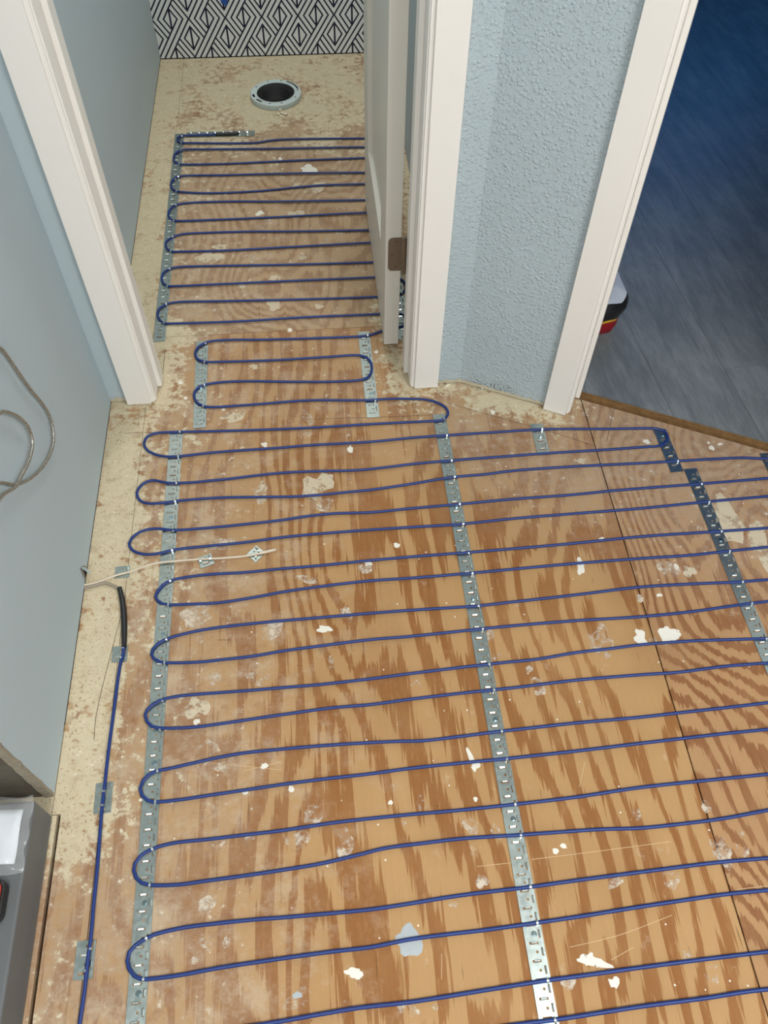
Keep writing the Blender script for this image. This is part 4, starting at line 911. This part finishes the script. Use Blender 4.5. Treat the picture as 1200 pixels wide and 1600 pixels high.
# ---- bag of mortar in the next room
bg = empty('mortar_bag', (0.605, 1.655, 0.0166)); bg.rotation_euler.z = math.radians(4)
tag(bg, 'red, black and grey product bag with a yellow stripe behind the white casing', 'bag')
levels = [(0.0, 0.137, 0.150), (0.010, 0.141, 0.154), (0.024, 0.144, 0.155), (0.038, 0.146, 0.151), (0.047, 0.149, 0.153), (0.060, 0.154, 0.154), (0.078, 0.156, 0.152), (0.090, 0.150, 0.143), (0.098, 0.135, 0.125), (0.104, 0.100, 0.090), (0.106, 0.055, 0.05), (0.107, 0.002, 0.002)]
def bag_part(name, i0, i1, mat, seed=6):
    rb = random.Random(seed); n = 40; v = []; f = []
    for (z, ax, ay) in levels[i0:i1+1]:
        for k in range(n):
            t = 2*math.pi*k/n; ct, st = math.cos(t), math.sin(t); e = 0.42
            rx = ax*math.copysign(abs(ct)**e, ct); ry = ay*math.copysign(abs(st)**e, st)
            w = 1 + 0.012*math.sin(5*t+z*60)+0.008*math.sin(11*t+z*140)
            v.append((rx*w, ry*w, max(0, z + (0.003*math.sin(3*t+1)+0.002*math.sin(9*t)) * (1 if 0.01 < z < 0.1 else 0))))
    m_ = i1-i0+1
    for i in range(m_-1):
        for k in range(n): f.append((i*n+k, i*n+(k+1) % n, (i+1)*n+(k+1) % n, (i+1)*n+k))
    return mesh_obj(name, v, f, mat, bg, True)
bag_part('red_band', 0, 3, M_BAG_RED); bag_part('yellow_stripe', 3, 4, M_BAG_YEL); bag_part('black_band', 4, 7, M_BAG_BLK); bag_part('grey_top', 7, 11, M_BAG_GRY)

# ---- grey curb with a plastic bag, paper and a red tool on it
cb = MB(); cb.box(-1.15, -0.9, 0, -0.5165, 0.4285, 0.090)
cu = cb.build('grey_curb', M_CURB, None, 0.004); cu.modifiers['bevel'].segments = 3
tag(cu, 'low smooth grey curb along the bottom left edge of the floor', 'curb')
zt = 0.0902
pap = MB()
N = 8
for i in range(N+1):
    for j in range(N+1):
        u, w = i/N, j/N
        pap.v.append((-0.64 + 0.108*u, 0.338+0.083*w - 0.006*u, zt + 0.0045 + 0.0025*math.sin(5*u+1)+0.002*math.sin(7*w+3*u)))
for i in range(N):
    for j in range(N): pap.f.append((i*(N+1)+j, (i+1)*(N+1)+j, (i+1)*(N+1)+j+1, i*(N+1)+j+1))
pp = pap.build('instruction_sheet', M_SHEET, None, smooth=True); m = pp.modifiers.new('th', 'SOLIDIFY'); m.thickness = 0.0006
tag(pp, 'folded white paper inside the clear bag on the grey curb', 'paper')
fb = MB(); N = 26; rb = random.Random(13)
off = [[rb.uniform(0, 1) for _ in range(N+1)] for _ in range(N+1)]
for i in range(N+1):
    for j in range(N+1):
        u, w = i/N, j/N
        e = min(u, 1-u, w, 1-w)
        fb.v.append((-0.66 + 0.142*u + 0.002*math.sin(17*w), 0.318 + 0.118*w + 0.002*math.sin(13*u),
                     zt + 0.003 + min(1, e*7)*0.010 + (off[i][j]-0.5)*0.0055*min(1, 0.35+e*6) + 0.0015*math.sin(30*u+9*w)))
for i in range(N):
    for j in range(N): fb.f.append((i*(N+1)+j, (i+1)*(N+1)+j, (i+1)*(N+1)+j+1, i*(N+1)+j+1))
tag(fb.build('plastic_bag', M_FILM, None, smooth=True), 'crinkled clear plastic bag lying on the grey curb', 'bag')
tl = empty('tape_measure', (-0.5655, 0.278, zt)); tag(tl, 'red tool with a black rubber rim on the grey curb at the left edge', 'tool')
def rrect(hx, hy, r, n=5):
    p = []
    for (cx, cy, a0) in ((hx-r, hy-r, 0), (-hx+r, hy-r, 90), (-hx+r, -hy+r, 180), (hx-r, -hy+r, 270)):
        for k in range(n+1):
            a = math.radians(a0+90*k/n); p.append((cx+r*math.cos(a), cy+r*math.sin(a)))
    return p
b = MB(); b.prism(rrect(0.032, 0.031, 0.014), 0, 0.020); b.build('rubber_rim', M_BLACK, tl, 0.003)
b = MB(); b.prism(rrect(0.0275, 0.0265, 0.011), 0.0195, 0.024); b.build('red_case', M_RED, tl, 0.002)
b = MB(); b.prism(rrect(0.014, 0.014, 0.0135), 0.0235, 0.0252); b.build('face_plate', M_BLACK, tl, 0.0005)

# ---- scrap of painter's tape on the wallpaper
rp = MB()
pts = [(-0.012, 0.030), (0.012, 0.032), (0.013, 0.004), (0.006, -0.010), (-0.002, -0.004), (-0.009, -0.001)]
rp.add([(x, -0.0012, z) for x, z in pts] + [(x, 0.0, z) for x, z in pts], [(0, 5, 4, 3, 2, 1), (6, 7, 8, 9, 10, 11)] + [(i, (i+1) % 6, 6+(i+1) % 6, 6+i) for i in range(6)])
tp = rp.build('painters_tape', M_TAPE); tp.location = (-0.269, 3.0335, 0.178)
tag(tp, 'scrap of blue painter tape stuck on the patterned wallpaper', 'tape')
